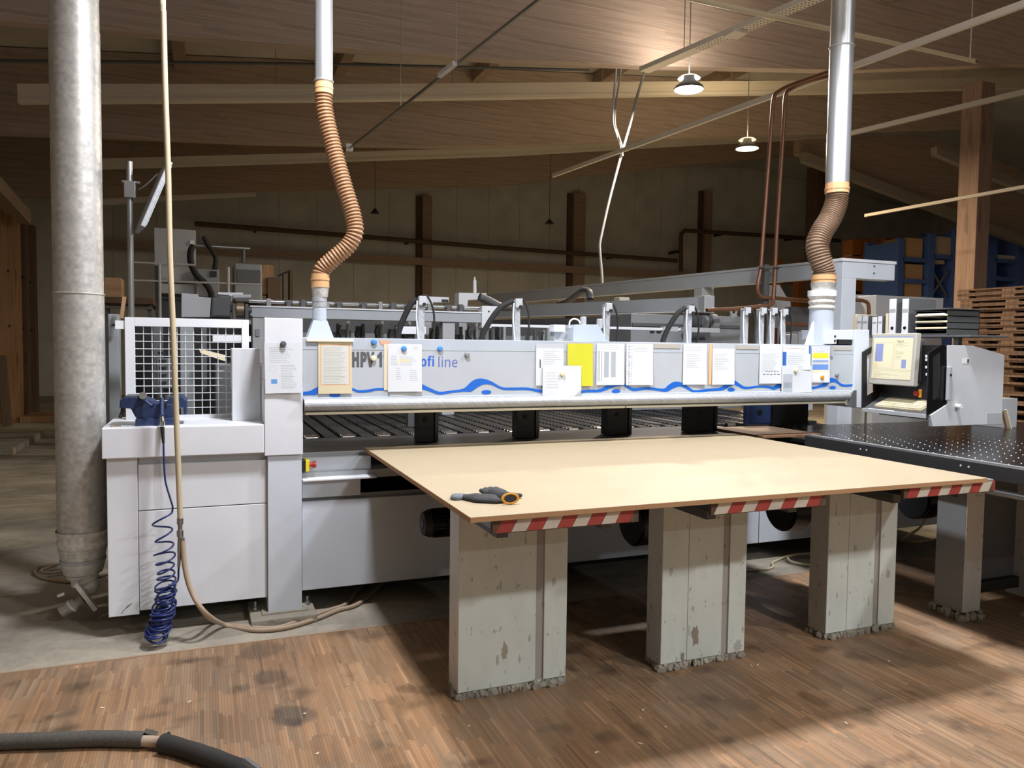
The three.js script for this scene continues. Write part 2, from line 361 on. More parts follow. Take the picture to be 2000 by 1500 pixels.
// columns
const col1 = thing('timber_column', 'tall timber column beside the blue racks and the pallet stack', 'column');
mesh('shaft', bx(13.12, 13.46, 0.02, 6.5, -10.4, -10.0, 0.01), M.woodPost, col1); mesh('foot_plate', bx(13.05, 13.53, 0, 0.02, -10.47, -9.93), M.greyDark, col1);
const col2 = thing('timber_column', 'dim timber column half hidden behind the right suction pipe', 'column');
mesh('shaft', bx(18.4, 18.85, 0.02, 7.5, -20.1, -19.6), M.woodDark, col2); mesh('foot_plate', bx(18.3, 18.95, 0, 0.02, -20.2, -19.5), M.greyDark, col2);
for (const [a, b, txt] of [[6.701, 7.013, 'brown timber post on the rear wall right of the left suction hose'], [12.222, 12.668, 'brown timber post on the rear wall left of the slanting grey cable'], [17.793, 18.074, 'slim brown timber post on the rear wall near the bent brown pipe']]) {
  const x0 = a, x1 = b;
  const p = thing('wall_post', txt, 'post'); mesh('shaft', bx(x0, x1, 0, roofY(x0) - 0.9, -24.99, -24.7), M.glulamDark, p); mesh('back_flange', bx(x0 - 0.16, x0, 0, roofY(x0) - 0.9, -24.99, -24.85), M.woodDark, p);
}

one('wall_rail', bx(-3, 22, 4.183, 4.427, -24.69, -24.6), M.glulamDark, 'long brown timber rail along the rear wall', 'rail');
{ const g = thing('heating_pipe', 'long dark brown pipe along the rear wall', 'pipe'); mesh('pipe', tube([[-0.217, 5.026, -24.4], [4.54, 4.956, -24.4], [9.741, 4.87, -24.4], [16.341, 4.813, -24.4]], 0.075, 30, 10), M.woodDark, g); for (const p of [[1.482, 4.991, -24.4], [6.186, 4.912, -24.4], [13.7, 4.823, -24.4]]) mesh('bracket', bx(p[0] - 0.03, p[0] + 0.03, p[1] - 0.05, p[1] + 0.05, -24.985, -24.42), M.black, g); }
{ const g = thing('heating_pipe', 'dark brown pipe with a square bend on the rear wall', 'pipe'); mesh('pipe', tube([[16.396, 4.402, -24.2], [16.381, 4.965, -24.2], [16.363, 5.62, -24.2], [16.381, 5.789, -24.2], [16.534, 5.893, -24.2], [16.804, 5.911, -24.2], [19.851, 5.954, -24.2], [23.953, 5.989, -24.2]], 0.08, 60, 10), M.woodDark, g); for (const p of [[16.376, 5.152, -24.2], [18.415, 5.94, -24.2], [21.85, 5.981, -24.2]]) mesh('bracket', bx(p[0] - 0.03, p[0] + 0.03, p[1] - 0.05, p[1] + 0.05, -24.985, -24.22), M.black, g); }

// high-bay lamps: finned housing, lit lens, hook; the light itself sits just under the lens
LAMPS.forEach(([x, y, z, rad, colour], i) => {
  const l = thing('high_bay_lamp', ['round high-bay lamp over the left half of the chipboard', 'round high-bay lamp over the right half of the chipboard', 'round high-bay lamp over the aisle in front of the board, right of its neighbour', 'round high-bay lamp over the aisle in front of the control console', 'rear aisle lamp behind the viewer', 'larger glaring round lamp in front of the upper white trunking', 'smaller yellowish glaring lamp beyond the brighter one'][i], 'lamp');
  mesh('housing', lathe([[0, 0.2], [0.07, 0.2], [0.08, 0.14], [0.19, 0.05], [0.21, 0.02], [0.21, 0]], [x, y, z], 28), M.greyDark, l);
  mesh('lens', lathe([[0, -0.012], [0.1, -0.01], [0.19, 0], [0.2, 0.01]], [x, y, z], 28), new THREE.MeshStandardMaterial({ color: 0xffffff, emissive: colour, emissiveIntensity: 9, roughness: 0.4 }), l);
  mesh('suspension', cyl([x, y + 0.2, z], [x, roofY(x) - 0.01, z], 0.008, 0.008, 6), M.steel, l);
  mesh('upper_lens', lathe([[0.075, 0.2], [0.12, 0.19], [0.16, 0.16]], [x, y, z], 28), new THREE.MeshStandardMaterial({ color: 0xffffff, emissive: colour, emissiveIntensity: 1, roughness: 0.4 }), l);
  const u = new THREE.RectAreaLight(colour, rad * (z < -8 ? 0.12 : 0.62), 0.3, 0.3);
  u.position.set(x, y + 0.22, z); u.lookAt(x, y + 3, z); u.castShadow = true; u.name = 'lamp_uplight'; scene.add(u);
  const a = new THREE.RectAreaLight(colour, rad, 0.36, 0.36);
  a.position.set(x, y - 0.02, z); a.lookAt(x, 0, z); a.castShadow = true; a.name = 'lamp_light'; scene.add(a);
});
// unlit pendant lamps far back
for (const [p, s, txt] of [[[3.937, 4.843, -19], 0.11, 'small unlit pendant lamp left of the rear wall post'], [[8.659, 4.923, -19], 0.13, 'small unlit dark pendant lamp on a long cord near the middle post']]) {
  const l = thing('pendant_lamp', txt, 'lamp');
  mesh('shade', lathe([[0, 0.08], [0.03, 0.08], [0.04, 0.05], [s, -0.03], [s, -0.04], [0, -0.02]], p, 20), M.black, l);
  mesh('cord', cyl([p[0], p[1] + 0.08, p[2]], [p[0], roofY(p[0]) - 0.01, p[2]], 0.006, 0.006, 5), M.black, l);
}
// right-hand bay: lower beams falling to the right with pale trunking under them, rails running towards the viewer
{
  const A = [14.003, 6.532, -15.6], B = [15.711, 6.205, -15.6], C = [19.703, 5.411, -15.6], D = [23.874, 4.614, -15.6];
  const b = thing('sloping_beam', 'brown timber beam falling to the right behind the timber column', 'beam');
  mesh('timber', exXY([[A[0], A[1]], [D[0], D[1]], [D[0], D[1] + 1.25], [22.134, 6.921], [18.21, 7.485], [A[0], A[1] + 0.35]], -15.8, -15.6), M.glulamDark, b);
  const t = thing('cable_trunking', 'pale trunking strip falling to the right below the dark beam', 'trunking');
  mesh('body', exXY([[A[0], A[1] - 0.24], [D[0], D[1] - 0.24], [D[0], D[1]], [A[0], A[1]]], -15.56, -15.36), M.railDull, t);
  const t2 = thing('cable_trunking', 'pale trunking strip right of the timber column', 'trunking');
  mesh('body', exXY([[15.188, 6.141], [19.185, 5.389], [19.199, 5.193], [15.198, 5.974]].reverse(), -12.75, -12.6), M.railDull, t2);
  const b2 = thing('sloping_beam', 'dark timber beam at the far right beyond the column', 'beam');
  mesh('timber', exXY([[24.623, 7.482], [32.748, 5.934], [32.596, 7.993], [24.541, 9]], -21.2, -21), M.glulamDark, b2);
  one('roof_panel_field', exXY([[22.725, 8.207], [33.628, 6.801], [33.272, 11.624], [24.163, 9.849]], -21.7, -21.6), M.wall, 'pale partition wall high up at the far right', 'partition');
}
one('conduit_rail', bar([9.404, 5, -9.681], [9.99, 5, -6.951], 0.05, 0.07), M.railDull, 'slim pale rail rising to the right above the timber column', 'rail');
one('conduit_rail', bar([10.991, 4, -10.525], [11.082, 4, -7.648], 0.05, 0.05), M.railDull, 'slim pale rail crossing behind the timber column low down', 'rail');
one('conduit_rail', bar([5.537, 4.5, -12.029], [6.356, 4.5, -4.457], 0.04, 0.06), M.trunk, 'long slim pale rail passing behind the right suction pipe', 'rail');
{ // perforated cable tray
  const a = [5.675, 5.4, -9.374], b = [6.256, 5.4, -6.437], g = thing('cable_tray', 'perforated metal cable tray near the glaring lamp', 'cable tray');
  mesh('tray', [bar(a, b, 0.16, 0.004), bar([a[0] - 0.08, a[1] + 0.03, a[2]], [b[0] - 0.08, b[1] + 0.03, b[2]], 0.004, 0.06), bar([a[0] + 0.08, a[1] + 0.03, a[2]], [b[0] + 0.08, b[1] + 0.03, b[2]], 0.004, 0.06)], M.trunk, g);
  const n = 60, holes = [];
  for (let i = 20; i < n; i++) for (const o of [-0.05, 0, 0.05]) { const t = (i + 0.5) / n; holes.push(tb([a[0] + (b[0] - a[0]) * t + o, a[1] - 0.003, a[2] + (b[2] - a[2]) * t], [0.022, 0.003, 0.012])); }
  mesh('perforation', holes, M.greyDark, g).userData.kind = 'stuff';
  const c = [5.954, 5.38, -7.767]; mesh('joint_plate', bx(c[0] - 0.1, c[0] + 0.1, 5.36, 5.395, c[2] - 0.1, c[2] + 0.1), M.trunk, g);
  for (const t of [0.25, 0.75]) { const q = [a[0] + (b[0] - a[0]) * t, 5.4, a[2] + (b[2] - a[2]) * t]; mesh('hanger_rod', cyl(q, [q[0], roofY(q[0]), q[2]], 0.006, 0.006, 6), M.steel, g); }
}
{ // slim suspended rail pointing into the hall
  const a = [2.028, 4.5, -11.647], b = [2.393, 4.5, -7.911], c = [2.419, 4.5, -7.676], d = [2.654, 4.5, -5.721], g = thing('suspended_rail', 'slim grey suspended rail slanting up from the left suction hose', 'rail');
  mesh('rail', [bar(a, d, 0.022, 0.03)], M.steel, g);
  mesh('bright_sleeve', bar([2.368, 4.49, -8.092], [2.41, 4.49, -7.681], 0.05, 0.045), M.plasticWhite, g);
  mesh('end_cap', bx(a[0] - 0.05, a[0] + 0.05, 4.46, 4.56, a[2] - 0.04, a[2] + 0.04), M.plasticWhite, g);
  for (const q of [[2.266, 4.5, -9.427], c]) mesh('hanger_wire', cyl(q, [q[0], roofY(q[0]) - 0.02, q[2]], 0.004, 0.004, 5), M.steel, g);
}
{ // beige pipe at the top right with its hanger
  const a = [4.188, 4.863, -6.2], b = [7.987, 4.838, -6.2], g = thing('overhead_pipe', 'beige pipe crossing the top right corner', 'pipe');
  mesh('pipe', cyl(a, b, 0.026, 0.022, 12), M.hoseBeige, g); mesh('end_fitting', cyl(b, [b[0] + 0.05, b[1] - 0.01, b[2]], 0.026, 0.02, 10), M.steel, g);
  mesh('hanger_rod', cyl([b[0] - 0.06, b[1], b[2]], [b[0] - 0.06, roofY(b[0]), b[2]], 0.008, 0.008, 6), M.steel, g);
  const k = [6.043, 4.872, -6.2]; mesh('pipe_clip', new THREE.TorusGeometry(0.034, 0.006, 6, 16).rotateY(Math.PI / 2).translate(...k), M.steel, g);
}

// ---------- the panel saw ----------
const font = await new FontLoader().loadAsync('fonts/droid/droid_sans_bold.typeface.json');
const fontR = await new FontLoader().loadAsync('fonts/droid/droid_sans_regular.typeface.json');
function text(str, f, x, y, z, h, sx = 1, bold = 0) {
  const g = new TextGeometry(str, { font: f, size: h, depth: 0.0006, curveSegments: 4, bevelEnabled: bold > 0, bevelSize: bold, bevelThickness: 0.0002, bevelSegments: 1 });
  return g.scale(sx, 1, 1).translate(x, y, z);
}
const ZF = -4.57;                        // face of the pressure beam
const saw = thing('panel_saw', 'long white beam panel saw with blue wave stripe on its beam', 'saw');
// base cabinet: panels with open joints, set on dark plinth feet
{
  const b = sub('base_cabinet', saw);
  mesh('carcass', bx(0.52, 5.9, 0.16, 0.84, -5.7, -4.69), M.greyMid, b);
  mesh('panel', bx(0.535, 2.0, 0.137, 0.672, -4.69, -4.65, 0.004), M.whiteB, b);
  mesh('panel', bx(2.006, 3.9, 0.137, 0.672, -4.69, -4.65, 0.004), M.whiteB, b);
  mesh('panel', bx(3.906, 5.9, 0.137, 0.672, -4.69, -4.65, 0.004), M.whiteB, b);
  mesh('ledge_panel', bx(0.535, 0.88, 0.695, 0.795, -4.69, -4.64, 0.004), M.whiteB, b);
  mesh('ledge_panel', bx(0.884, 5.9, 0.695, 0.795, -4.74, -4.69, 0.004), M.greyPaint, b);
  mesh('ledge', bx(0.535, 0.97, 0.8, 0.812, -4.72, -4.6, 0.003), M.white, b);
  mesh('upper_panel', bx(0.535, 0.955, 0.82, 0.925, -4.735, -4.7, 0.004), M.whiteB, b);
  mesh('recess_back', bx(0.955, 5.9, 0.8, 0.93, -4.95, -4.9), M.greyDark, b);
  for (const x of [0.9, 2.4, 4.0, 5.6]) mesh('foot', bx(x - 0.12, x + 0.12, 0, 0.17, -5.6, -5.1), M.black, b);
  mesh('plinth', bx(-0.3, 5.9, 0.02, 0.16, -5.75, -5.62), M.black, b);
}
// machine bed: light front edge, dark smooth strip, then rows of small rollers
{
  const b = sub('bed', saw);
  mesh('front_edge', bx(0.535, 4.12, 0.905, 0.938, -4.86, -4.82, 0.003), M.greyMid, b);
  mesh('front_strip', bx(0.535, 4.12, 0.9, 0.94, -5.55, -4.86, 0.003), M.bed, b);
  mesh('lower_deck', bx(0.66, 5.6, 0.86, 0.885, -8.05, -5.55), M.black, b);
  const roller = new THREE.CylinderGeometry(0.021, 0.021, 0.05, 10).rotateZ(Math.PI / 2);
  for (let x = 0.7, k = 0; x < 5.2; x += 0.26, k++) {
    mesh('rail', bx(x + 0.1, x + 0.19, 0.885, 0.944, -8.0, -5.57, 0.003), M.bedDark, b);
    const rs = [], ax = [];
    for (let z = -5.62; z > -7.95; z -= 0.07) { rs.push(roller.clone().translate(x, 0.925, z)); rs.push(roller.clone().translate(x + 0.05, 0.925, z - 0.035)); }
    mesh('roller_row', rs, M.rubber, b);
    for (let j = 0; j < 3; j++) mesh('bright_roller', [cyl([x - 0.03, 0.928, -5.6 - j * 0.06], [x + 0.055, 0.928, -5.6 - j * 0.06], 0.018, 0.018, 10)], M.chrome, b);
  }
  for (const [p0, p1] of [[1.357, 1.502], [2.092, 2.261], [2.829, 3.038], [3.559, 3.828]]) {
    const q = sub('pressure_finger', b);
    mesh('block', bx(p0, p1 - 0.03, 0.943, 1.3, -5.2, -5.1, 0.004), M.black, q);
    mesh('slide_bar', bx(p1 - 0.026, p1, 0.943, 1.3, -5.16, -5.09, 0.003), M.blackGloss, q);
    mesh('bolt', cyl([(p0 + p1) / 2 - 0.02, 1.1, -5.11], [(p0 + p1) / 2 - 0.02, 1.1, -5.09], 0.016, 0.016, 10), M.rubber, q);
  }
  const bl = sub('blue_stop', b), xb0 = 4.357, xb1 = 4.622;
  mesh('plate', bx(xb0, xb1, 0.944, 1.16, -5.45, -5.38, 0.02), M.blueTool, bl); mesh('hole', cyl([xb0 + 0.13, 1.06, -5.385], [xb0 + 0.13, 1.06, -5.375], 0.025, 0.025, 14), M.black, bl);
  mesh('end_plate', bx(xb1 + 0.02, 4.95, 0.944, 1.3, -5.5, -5.3), M.black, b);
}
// steel post on the left end of the beam
{
  const p = sub('post', saw);
  mesh('column', bx(0.335, 0.525, 0.05, 0.98, -4.775, -4.575, 0.004), M.whiteB, p);
  mesh('sleeve', bx(0.318, 0.53, 0.968, 1.4, -4.79, -4.562, 0.004), M.white, p);
  mesh('sleeve_cover', bx(0.319, 0.53, 1.402, 1.755, -4.79, -4.562, 0.004), M.white, p);
  for (const x of [0.27, 0.565]) { mesh('anchor_bolt', [cyl([x, 0.05, -4.66], [x, 0.1, -4.66], 0.008, 0.008, 8), cyl([x, 0.052, -4.66], [x, 0.068, -4.66], 0.018, 0.018, 6)], M.steel, p); }
  mesh('foot_plate', bx(0.3, 0.56, 0.047, 0.055, -4.78, -4.55), M.concPad, p);
}
one('concrete_pad', bx(0.235, 0.6, 0, 0.047, -4.84, -4.47, 0.006), M.concPad, 'cast concrete pad under the steel post', 'pad');
// pressure beam: painted face, rolled aluminium nose, thin brass lip
{
  const b = sub('pressure_beam', saw), X0 = 0.532, X1 = 4.705;
  mesh('face_plate', exZY([[ZF, 1.29], [ZF, 1.64], [ZF - 0.006, 1.646], [ZF - 0.06, 1.646], [ZF - 0.06, 1.29]], X0, X1), M.beam, b);
  mesh('top_strip', bx(X0, X1, 1.578, 1.6455, ZF, ZF + 0.0015), M.hood, b);
  mesh('top_cover', bx(X0, X1, 1.63, 1.648, -4.95, ZF - 0.06, 0.004), M.hood, b);
  const nose = []; for (let i = 0; i <= 10; i++) { const a = Math.PI / 2 - i / 10 * Math.PI * 0.92; nose.push([ZF - 0.012 + Math.cos(a) * 0.05, 1.255 + Math.sin(a) * 0.04]); }
  mesh('nose', exZY([[ZF - 0.08, 1.3], ...nose.map((q) => [q[0], q[1]]), [ZF - 0.08, 1.2]], X0 + 0.005, X1 - 0.05), M.alu, b);
  mesh('lower_face', bx(X0, X1, 1.282, 1.297, ZF - 0.02, ZF + 0.012, 0.004), M.hood, b);
  mesh('lip', bx(X0 + 0.01, 2.66, 1.198, 1.213, ZF - 0.06, ZF + 0.02, 0.003), M.brass, b);
  mesh('lip', bx(2.668, X1 - 0.06, 1.198, 1.213, ZF - 0.06, ZF + 0.02, 0.003), M.brass, b);
  mesh('underside', bx(X0, X1 - 0.05, 1.2, 1.26, -4.95, ZF - 0.06), M.greyDark, b);
  // wave stripe: upper and lower edge along the beam
  const up = [[0.53, 1.334], [0.567, 1.336], [0.608, 1.357], [0.643, 1.371], [0.687, 1.377], [0.732, 1.371], [0.816, 1.352], [0.852, 1.339], [0.913, 1.342], [0.959, 1.35], [1.006, 1.35], [1.084, 1.349], [1.147, 1.373], [1.189, 1.386], [1.237, 1.373], [1.292, 1.347], [1.351, 1.324], [1.424, 1.33], [1.508, 1.342], [1.558, 1.383], [1.599, 1.402], [1.643, 1.402], [1.695, 1.385], [1.765, 1.349], [1.836, 1.345], [1.943, 1.344], [2.041, 1.33], [2.107, 1.346], [2.162, 1.372], [2.219, 1.351], [2.283, 1.313], [2.359, 1.323], [2.467, 1.328], [2.521, 1.352], [2.584, 1.372], [2.644, 1.369], [2.672, 1.361], [2.733, 1.333], [2.847, 1.339], [2.971, 1.327], [3.012, 1.351], [3.058, 1.373], [3.118, 1.369], [3.183, 1.336], [3.235, 1.313], [3.357, 1.323], [3.446, 1.329], [3.49, 1.351], [3.534, 1.373], [3.574, 1.38], [3.602, 1.369], [3.672, 1.335], [3.787, 1.341], [3.881, 1.34], [3.929, 1.332], [3.98, 1.359], [4.047, 1.377], [4.12, 1.369], [4.194, 1.341], [4.294, 1.329], [4.368, 1.34], [4.428, 1.367], [4.467, 1.394], [4.529, 1.386], [4.597, 1.346], [4.707, 1.345]];
  const dn = [[0.53, 1.313], [0.567, 1.313], [0.608, 1.315], [0.643, 1.342], [0.687, 1.359], [0.732, 1.353], [0.816, 1.337], [0.852, 1.324], [0.913, 1.326], [0.959, 1.335], [1.006, 1.334], [1.084, 1.33], [1.147, 1.336], [1.189, 1.357], [1.237, 1.341], [1.292, 1.325], [1.351, 1.305], [1.424, 1.314], [1.508, 1.322], [1.559, 1.322], [1.599, 1.347], [1.644, 1.366], [1.695, 1.363], [1.766, 1.333], [1.836, 1.328], [1.943, 1.327], [2.042, 1.309], [2.108, 1.312], [2.163, 1.338], [2.219, 1.328], [2.284, 1.296], [2.36, 1.306], [2.468, 1.308], [2.522, 1.321], [2.585, 1.341], [2.644, 1.348], [2.672, 1.34], [2.733, 1.312], [2.847, 1.321], [2.972, 1.305], [3.013, 1.308], [3.059, 1.329], [3.118, 1.34], [3.183, 1.314], [3.236, 1.295], [3.358, 1.304], [3.446, 1.307], [3.491, 1.314], [3.535, 1.336], [3.575, 1.347], [3.603, 1.339], [3.672, 1.316], [3.788, 1.326], [3.882, 1.321], [3.93, 1.309], [3.982, 1.32], [4.048, 1.343], [4.121, 1.346], [4.195, 1.318], [4.294, 1.309], [4.369, 1.32], [4.429, 1.328], [4.469, 1.355], [4.53, 1.358], [4.598, 1.326], [4.708, 1.329]];
  const smooth = (p) => new THREE.SplineCurve(p.map((q) => new THREE.Vector2(...q))).getPoints(p.length * 5).map((q) => [q.x, q.y]);
  mesh('wave_stripe', exXY([...smooth(up), ...smooth(dn).reverse()], ZF, ZF + 0.0015), M.blueInk, b, 'blue wavy stripe');
  for (const [x, y] of [[1.661, 1.317, -4.57], [2.597, 1.313, -4.57], [3.549, 1.313, -4.57], [4.501, 1.319, -4.57], [0.714, 1.311, -4.57], [3.09, 1.3, -4.57]].filter((_, i) => i < 5)) {
    const e = []; for (let i = 0; i < 20; i++) e.push([x + 0.033 * Math.cos(i / 20 * 6.2832), y + 0.014 * Math.sin(i / 20 * 6.2832)]);
    mesh('wave_dot', exXY(e, ZF, ZF + 0.0015), M.blueInk, b, 'blue oval');
  }
  mesh('lettering', [text('HPV 11', font, 0.809, 1.479, ZF, 0.084, 0.6, 0.0045)], M.greyInk, b, 'grey letters HPV 11');
  mesh('lettering', [text('profi', font, 1.153, 1.48, ZF, 0.062, 0.84)], std(0x2f62c8, { roughness: 0.4 }), b, 'blue bold letters profi');
  mesh('lettering', [text('line', fontR, 1.337, 1.476, ZF, 0.062, 0.95)], std(0x5a6fb4, { roughness: 0.4 }), b, 'blue thin letters line');
  // label holders along the top of the face
  for (const [a, c] of [[2.889, 3.102], [3.58, 3.782], [4.493, 4.679]])
    mesh('label_holder', bx(a, c, 1.607, 1.638, ZF + 0.001, ZF + 0.005, 0.001), std(0xb3b1a8, { roughness: 0.3 }), b);
  mesh('edge_tab', bx(4.467, 4.488, 1.56, 1.645, ZF, ZF + 0.012), M.greyMid, b);
}
// right end of the beam: bracket, end cover and rail end
{
  const e = sub('beam_end', saw);
  mesh('end_cover', exXY([[4.712, 1.166], [4.83, 1.15], [4.86, 1.5], [4.845, 1.77], [4.7, 1.77], [4.7, 1.3]], -4.95, ZF + 0.01, 0.004), M.whiteB, e);
  mesh('top_box', bx(4.52, 4.7, 1.69, 1.765, -4.95, ZF - 0.01, 0.004), M.whiteB, e);
  mesh('slot', bx(4.56, 4.7, 1.655, 1.69, -4.8, ZF - 0.015), M.black, e);
  mesh('bracket', bx(4.49, 4.53, 1.655, 1.735, -4.7, ZF - 0.004, 0.003), M.white, e);
  for (const y of [1.68, 1.715]) mesh('bolt', cyl([4.51, y, ZF - 0.006], [4.51, y, ZF + 0.003], 0.008, 0.008, 8), M.black, e);
  mesh('rail_end', bx(4.62, 4.72, 1.18, 1.29, -4.9, ZF + 0.02, 0.01), M.greyMid, e);
  mesh('nose_cap', exXY([[4.63, 1.17], [4.72, 1.17], [4.715, 1.3], [4.69, 1.295], [4.645, 1.23]], ZF + 0.02, ZF + 0.03), M.greyDark, e);
}
// emergency stop on the post
{
  const s = thing('emergency_stop', 'yellow and black emergency stop box with red button on the steel post', 'button');
  mesh('housing', bx(0.526, 0.553, 0.855, 0.925, -4.7, -4.63, 0.004), M.black, s); mesh('cover', bx(0.553, 0.575, 0.855, 0.925, -4.7, -4.63, 0.004), M.yellow, s);
  mesh('button', [cyl([0.575, 0.89, -4.665], [0.6, 0.89, -4.665], 0.014, 0.014, 16), cyl([0.6, 0.89, -4.665], [0.617, 0.89, -4.665], 0.022, 0.02, 18)], M.red, s);
}
// suction hoods on the beam
const hoodL = thing('suction_hood', 'small white suction hood at the left end of the beam', 'hood');
{
  const x = 0.643, z = -4.7;
  const fr = (w, d, y) => [[x - w, y, z - d], [x + w, y, z - d], [x + w, y, z + d], [x - w, y, z + d]];
  const lo = fr(0.075, 0.06, 1.648), hi = fr(0.04, 0.04, 1.75), pos = [];
  for (let i = 0; i < 4; i++) { const j = (i + 1) % 4; for (const p of [lo[i], lo[j], hi[j], lo[i], hi[j], hi[i]]) pos.push(...p); }
  const g = new THREE.BufferGeometry(); g.setAttribute('position', new THREE.Float32BufferAttribute(pos, 3)); g.computeVertexNormals();
  mesh('funnel', g, M.hood, hoodL);
  mesh('neck', cyl([x, 1.748, z], [x, 1.83, z], 0.042, 0.04, 24), M.hood, hoodL); mesh('collar', [cyl([x, 1.83, z], [x, 1.888, z], 0.043, 0.043, 24), cyl([x, 1.862, z], [x, 1.866, z], 0.045, 0.045, 24)], M.alu, hoodL);
}
const hoodR = thing('suction_hood', 'tall white taped suction pipe at the right end of the beam', 'hood');
{
  const x = 4.539, z = -4.75;
  mesh('duct', cyl([x, 1.648, z], [x, 2.0, z], 0.095, 0.09, 28), M.hood, hoodR);
  mesh('tape_wrap', swept([[x, 1.93, z], [x, 1.99, z], [x, 2.06, z]], (t) => 0.096 + 0.006 * Math.sin(t * 19) + 0.004 * t, 18, 26), M.tape, hoodR);
  mesh('collar', [cyl([x, 2.03, z], [x, 2.075, z], 0.108, 0.108, 28)], M.plasticWhite, hoodR);
  mesh('side_gusset', exXY([[x - 0.16, 1.648], [x - 0.08, 1.648], [x - 0.08, 1.86]], z, z + 0.02), M.white, hoodR);
}
// corrugated suction hoses with their pipes
function suction(name, label, hose, r, ribs, mat) {
  const g = thing(name, label, 'hose');
  const n = ribs * 8;
  mesh('hose', swept(hose, (t) => r * (1 + 0.085 * Math.sin(t * ribs * Math.PI * 2)), n, 22), mat, g);
  const a = V(hose[0]), b = V(hose[hose.length - 1]);
  mesh('upper_cuff', [cyl([a.x, a.y - 0.05, a.z], [a.x, a.y + 0.03, a.z], r * 1.12, r * 1.1, 26), cyl([a.x, a.y - 0.022, a.z], [a.x, a.y - 0.008, a.z], r * 1.16, r * 1.16, 26)], M.hoseWire, g);
  mesh('lower_cuff', [cyl([b.x, b.y - 0.03, b.z], [b.x, b.y + 0.05, b.z], r * 1.12, r * 1.1, 26), cyl([b.x, b.y + 0.012, b.z], [b.x, b.y + 0.026, b.z], r * 1.17, r * 1.17, 26)], M.hoseWire, g);
  return g;
}
const xl = 0.647, xp = 0.668;
const hL = suction('suction_hose', 'brown corrugated suction hose curving down to the left end of the beam',
  [[xp, 3.13, -4.7], [xp + 0.005, 2.991, -4.7], [0.723, 2.77, -4.69], [0.782, 2.544, -4.66], [0.833, 2.364, -4.64], [0.84, 2.273, -4.63], [0.803, 2.196, -4.64], [0.723, 2.119, -4.67], [xl + 0.012, 2.05, -4.7], [xl, 1.976, -4.7]], 0.048, 62, M.hoseBrown);
{ const g = thing('suction_pipe', 'slim galvanised pipe dropping from the roof to the left suction hose', 'pipe');
  mesh('pipe', cyl([xp, 3.135, -4.7], [xp, 6.2, -4.7], 0.052, 0.052, 28), M.zinc, g); mesh('bead', new THREE.TorusGeometry(0.053, 0.006, 8, 28).rotateX(Math.PI / 2).translate(xp, 3.153, -4.7), M.zinc, g);
  mesh('cone', cyl([xl, 1.888, -4.7], [xl, 1.964, -4.7], 0.044, 0.053, 28), M.galv, hoodL); }
const xr = 4.549, xq = 4.754;
const hR = suction('suction_hose', 'brown ribbed suction hose with an S bend above the right end of the beam',
  [[xq, 2.919, -4.85], [xq, 2.813, -4.85], [4.677, 2.669, -4.83], [4.559, 2.535, -4.8], [4.502, 2.429, -4.78], [4.513, 2.327, -4.76], [xr, 2.228, -4.75], [xr, 2.148, -4.75]], 0.083, 42, M.hoseDull);
{ const g = thing('suction_pipe', 'wide shiny galvanised pipe dropping from the roof to the right suction hose', 'pipe');
  mesh('pipe', cyl([xq, 2.936, -4.85], [xq, 6.6, -4.85], 0.09, 0.09, 32), M.zinc, g);
  for (const py of [4.025]) mesh('bead', new THREE.TorusGeometry(0.091, 0.008, 8, 30).rotateX(Math.PI / 2).translate(xq, py, -4.85), M.galv, g);
  mesh('cone', cyl([xr, 2.075, -4.75], [xr, 2.136, -4.75], 0.085, 0.098, 28), M.galv, hoodR); }
// pneumatic lifting cylinders behind the beam, each with its looping cables
function lifter(x, z, y1, lean, side, arc, txt) {
  const g = thing('lift_cylinder', txt, 'cylinder', 'lift cylinders along the beam');
  mesh('profile', tb([x, (1.62 + y1) / 2, z], [0.045, y1 - 1.62, 0.05], [0, 0, lean], 0.006), M.alu, g);
  mesh('valve', tb([x + 0.004, y1 - 0.02, z + 0.03], [0.05, 0.06, 0.03], [0, 0, lean], 0.004), M.greyMid, g);
  mesh('port', cyl([x + 0.012, y1 - 0.045, z + 0.04], [x + 0.012, y1 - 0.045, z + 0.055], 0.012, 0.012, 10), M.black, g);
  if (arc) mesh('cable_sleeve', tube([[x - arc, 1.6, z - 0.05], [x - arc * 0.86, 1.72, z - 0.03], [x - arc * 0.5, y1 - 0.06, z], [x - 0.03, y1 - 0.005, z + 0.01]], 0.02, 20, 8), M.rubber, g);
  mesh('cable', tube([[x - 0.01, y1 + 0.005, z + 0.02], [x + 0.04 * side, y1 + 0.01, z + 0.02], [x + 0.085 * side, y1 - 0.1, z + 0.02], [x + 0.09 * side, 1.62, z]], 0.007, 18, 6), M.rubber, g);
  mesh('cable', tube([[x - 0.03, y1 - 0.02, z + 0.03], [x - 0.035, y1 - 0.13, z + 0.035], [x - 0.02, 1.64, z + 0.03]], 0.005, 12, 6), M.plasticWhite, g);
}
lifter(1.317, -4.9, 1.918, 0, 1, 0.15, 'lift cylinder behind the beam above the profi line lettering');
lifter(1.993, -4.9, 1.923, 0.03, 1, 0.25, 'lift cylinder with long black cable sleeve left of the small white hood box');
lifter(2.69, -4.9, 1.916, -0.02, 1, 0, 'lift cylinder just right of the white hood box');
lifter(3.39, -4.9, 1.918, 0, 1, 0.2, 'lift cylinder with arched cables right of the machine middle');
lifter(3.912, -4.9, 1.921, 0, 1, 0, 'first of the four crowded lift cylinders near the copper pipes');
lifter(4.065, -4.9, 1.922, 0, 1, 0, 'second of the four crowded lift cylinders near the copper pipes');
lifter(4.17, -4.9, 1.925, 0, 1, 0, 'third of the four crowded lift cylinders near the copper pipes');
lifter(4.277, -4.9, 1.919, 0.05, 1, 0, 'fourth of the four crowded lift cylinders near the copper pipes');
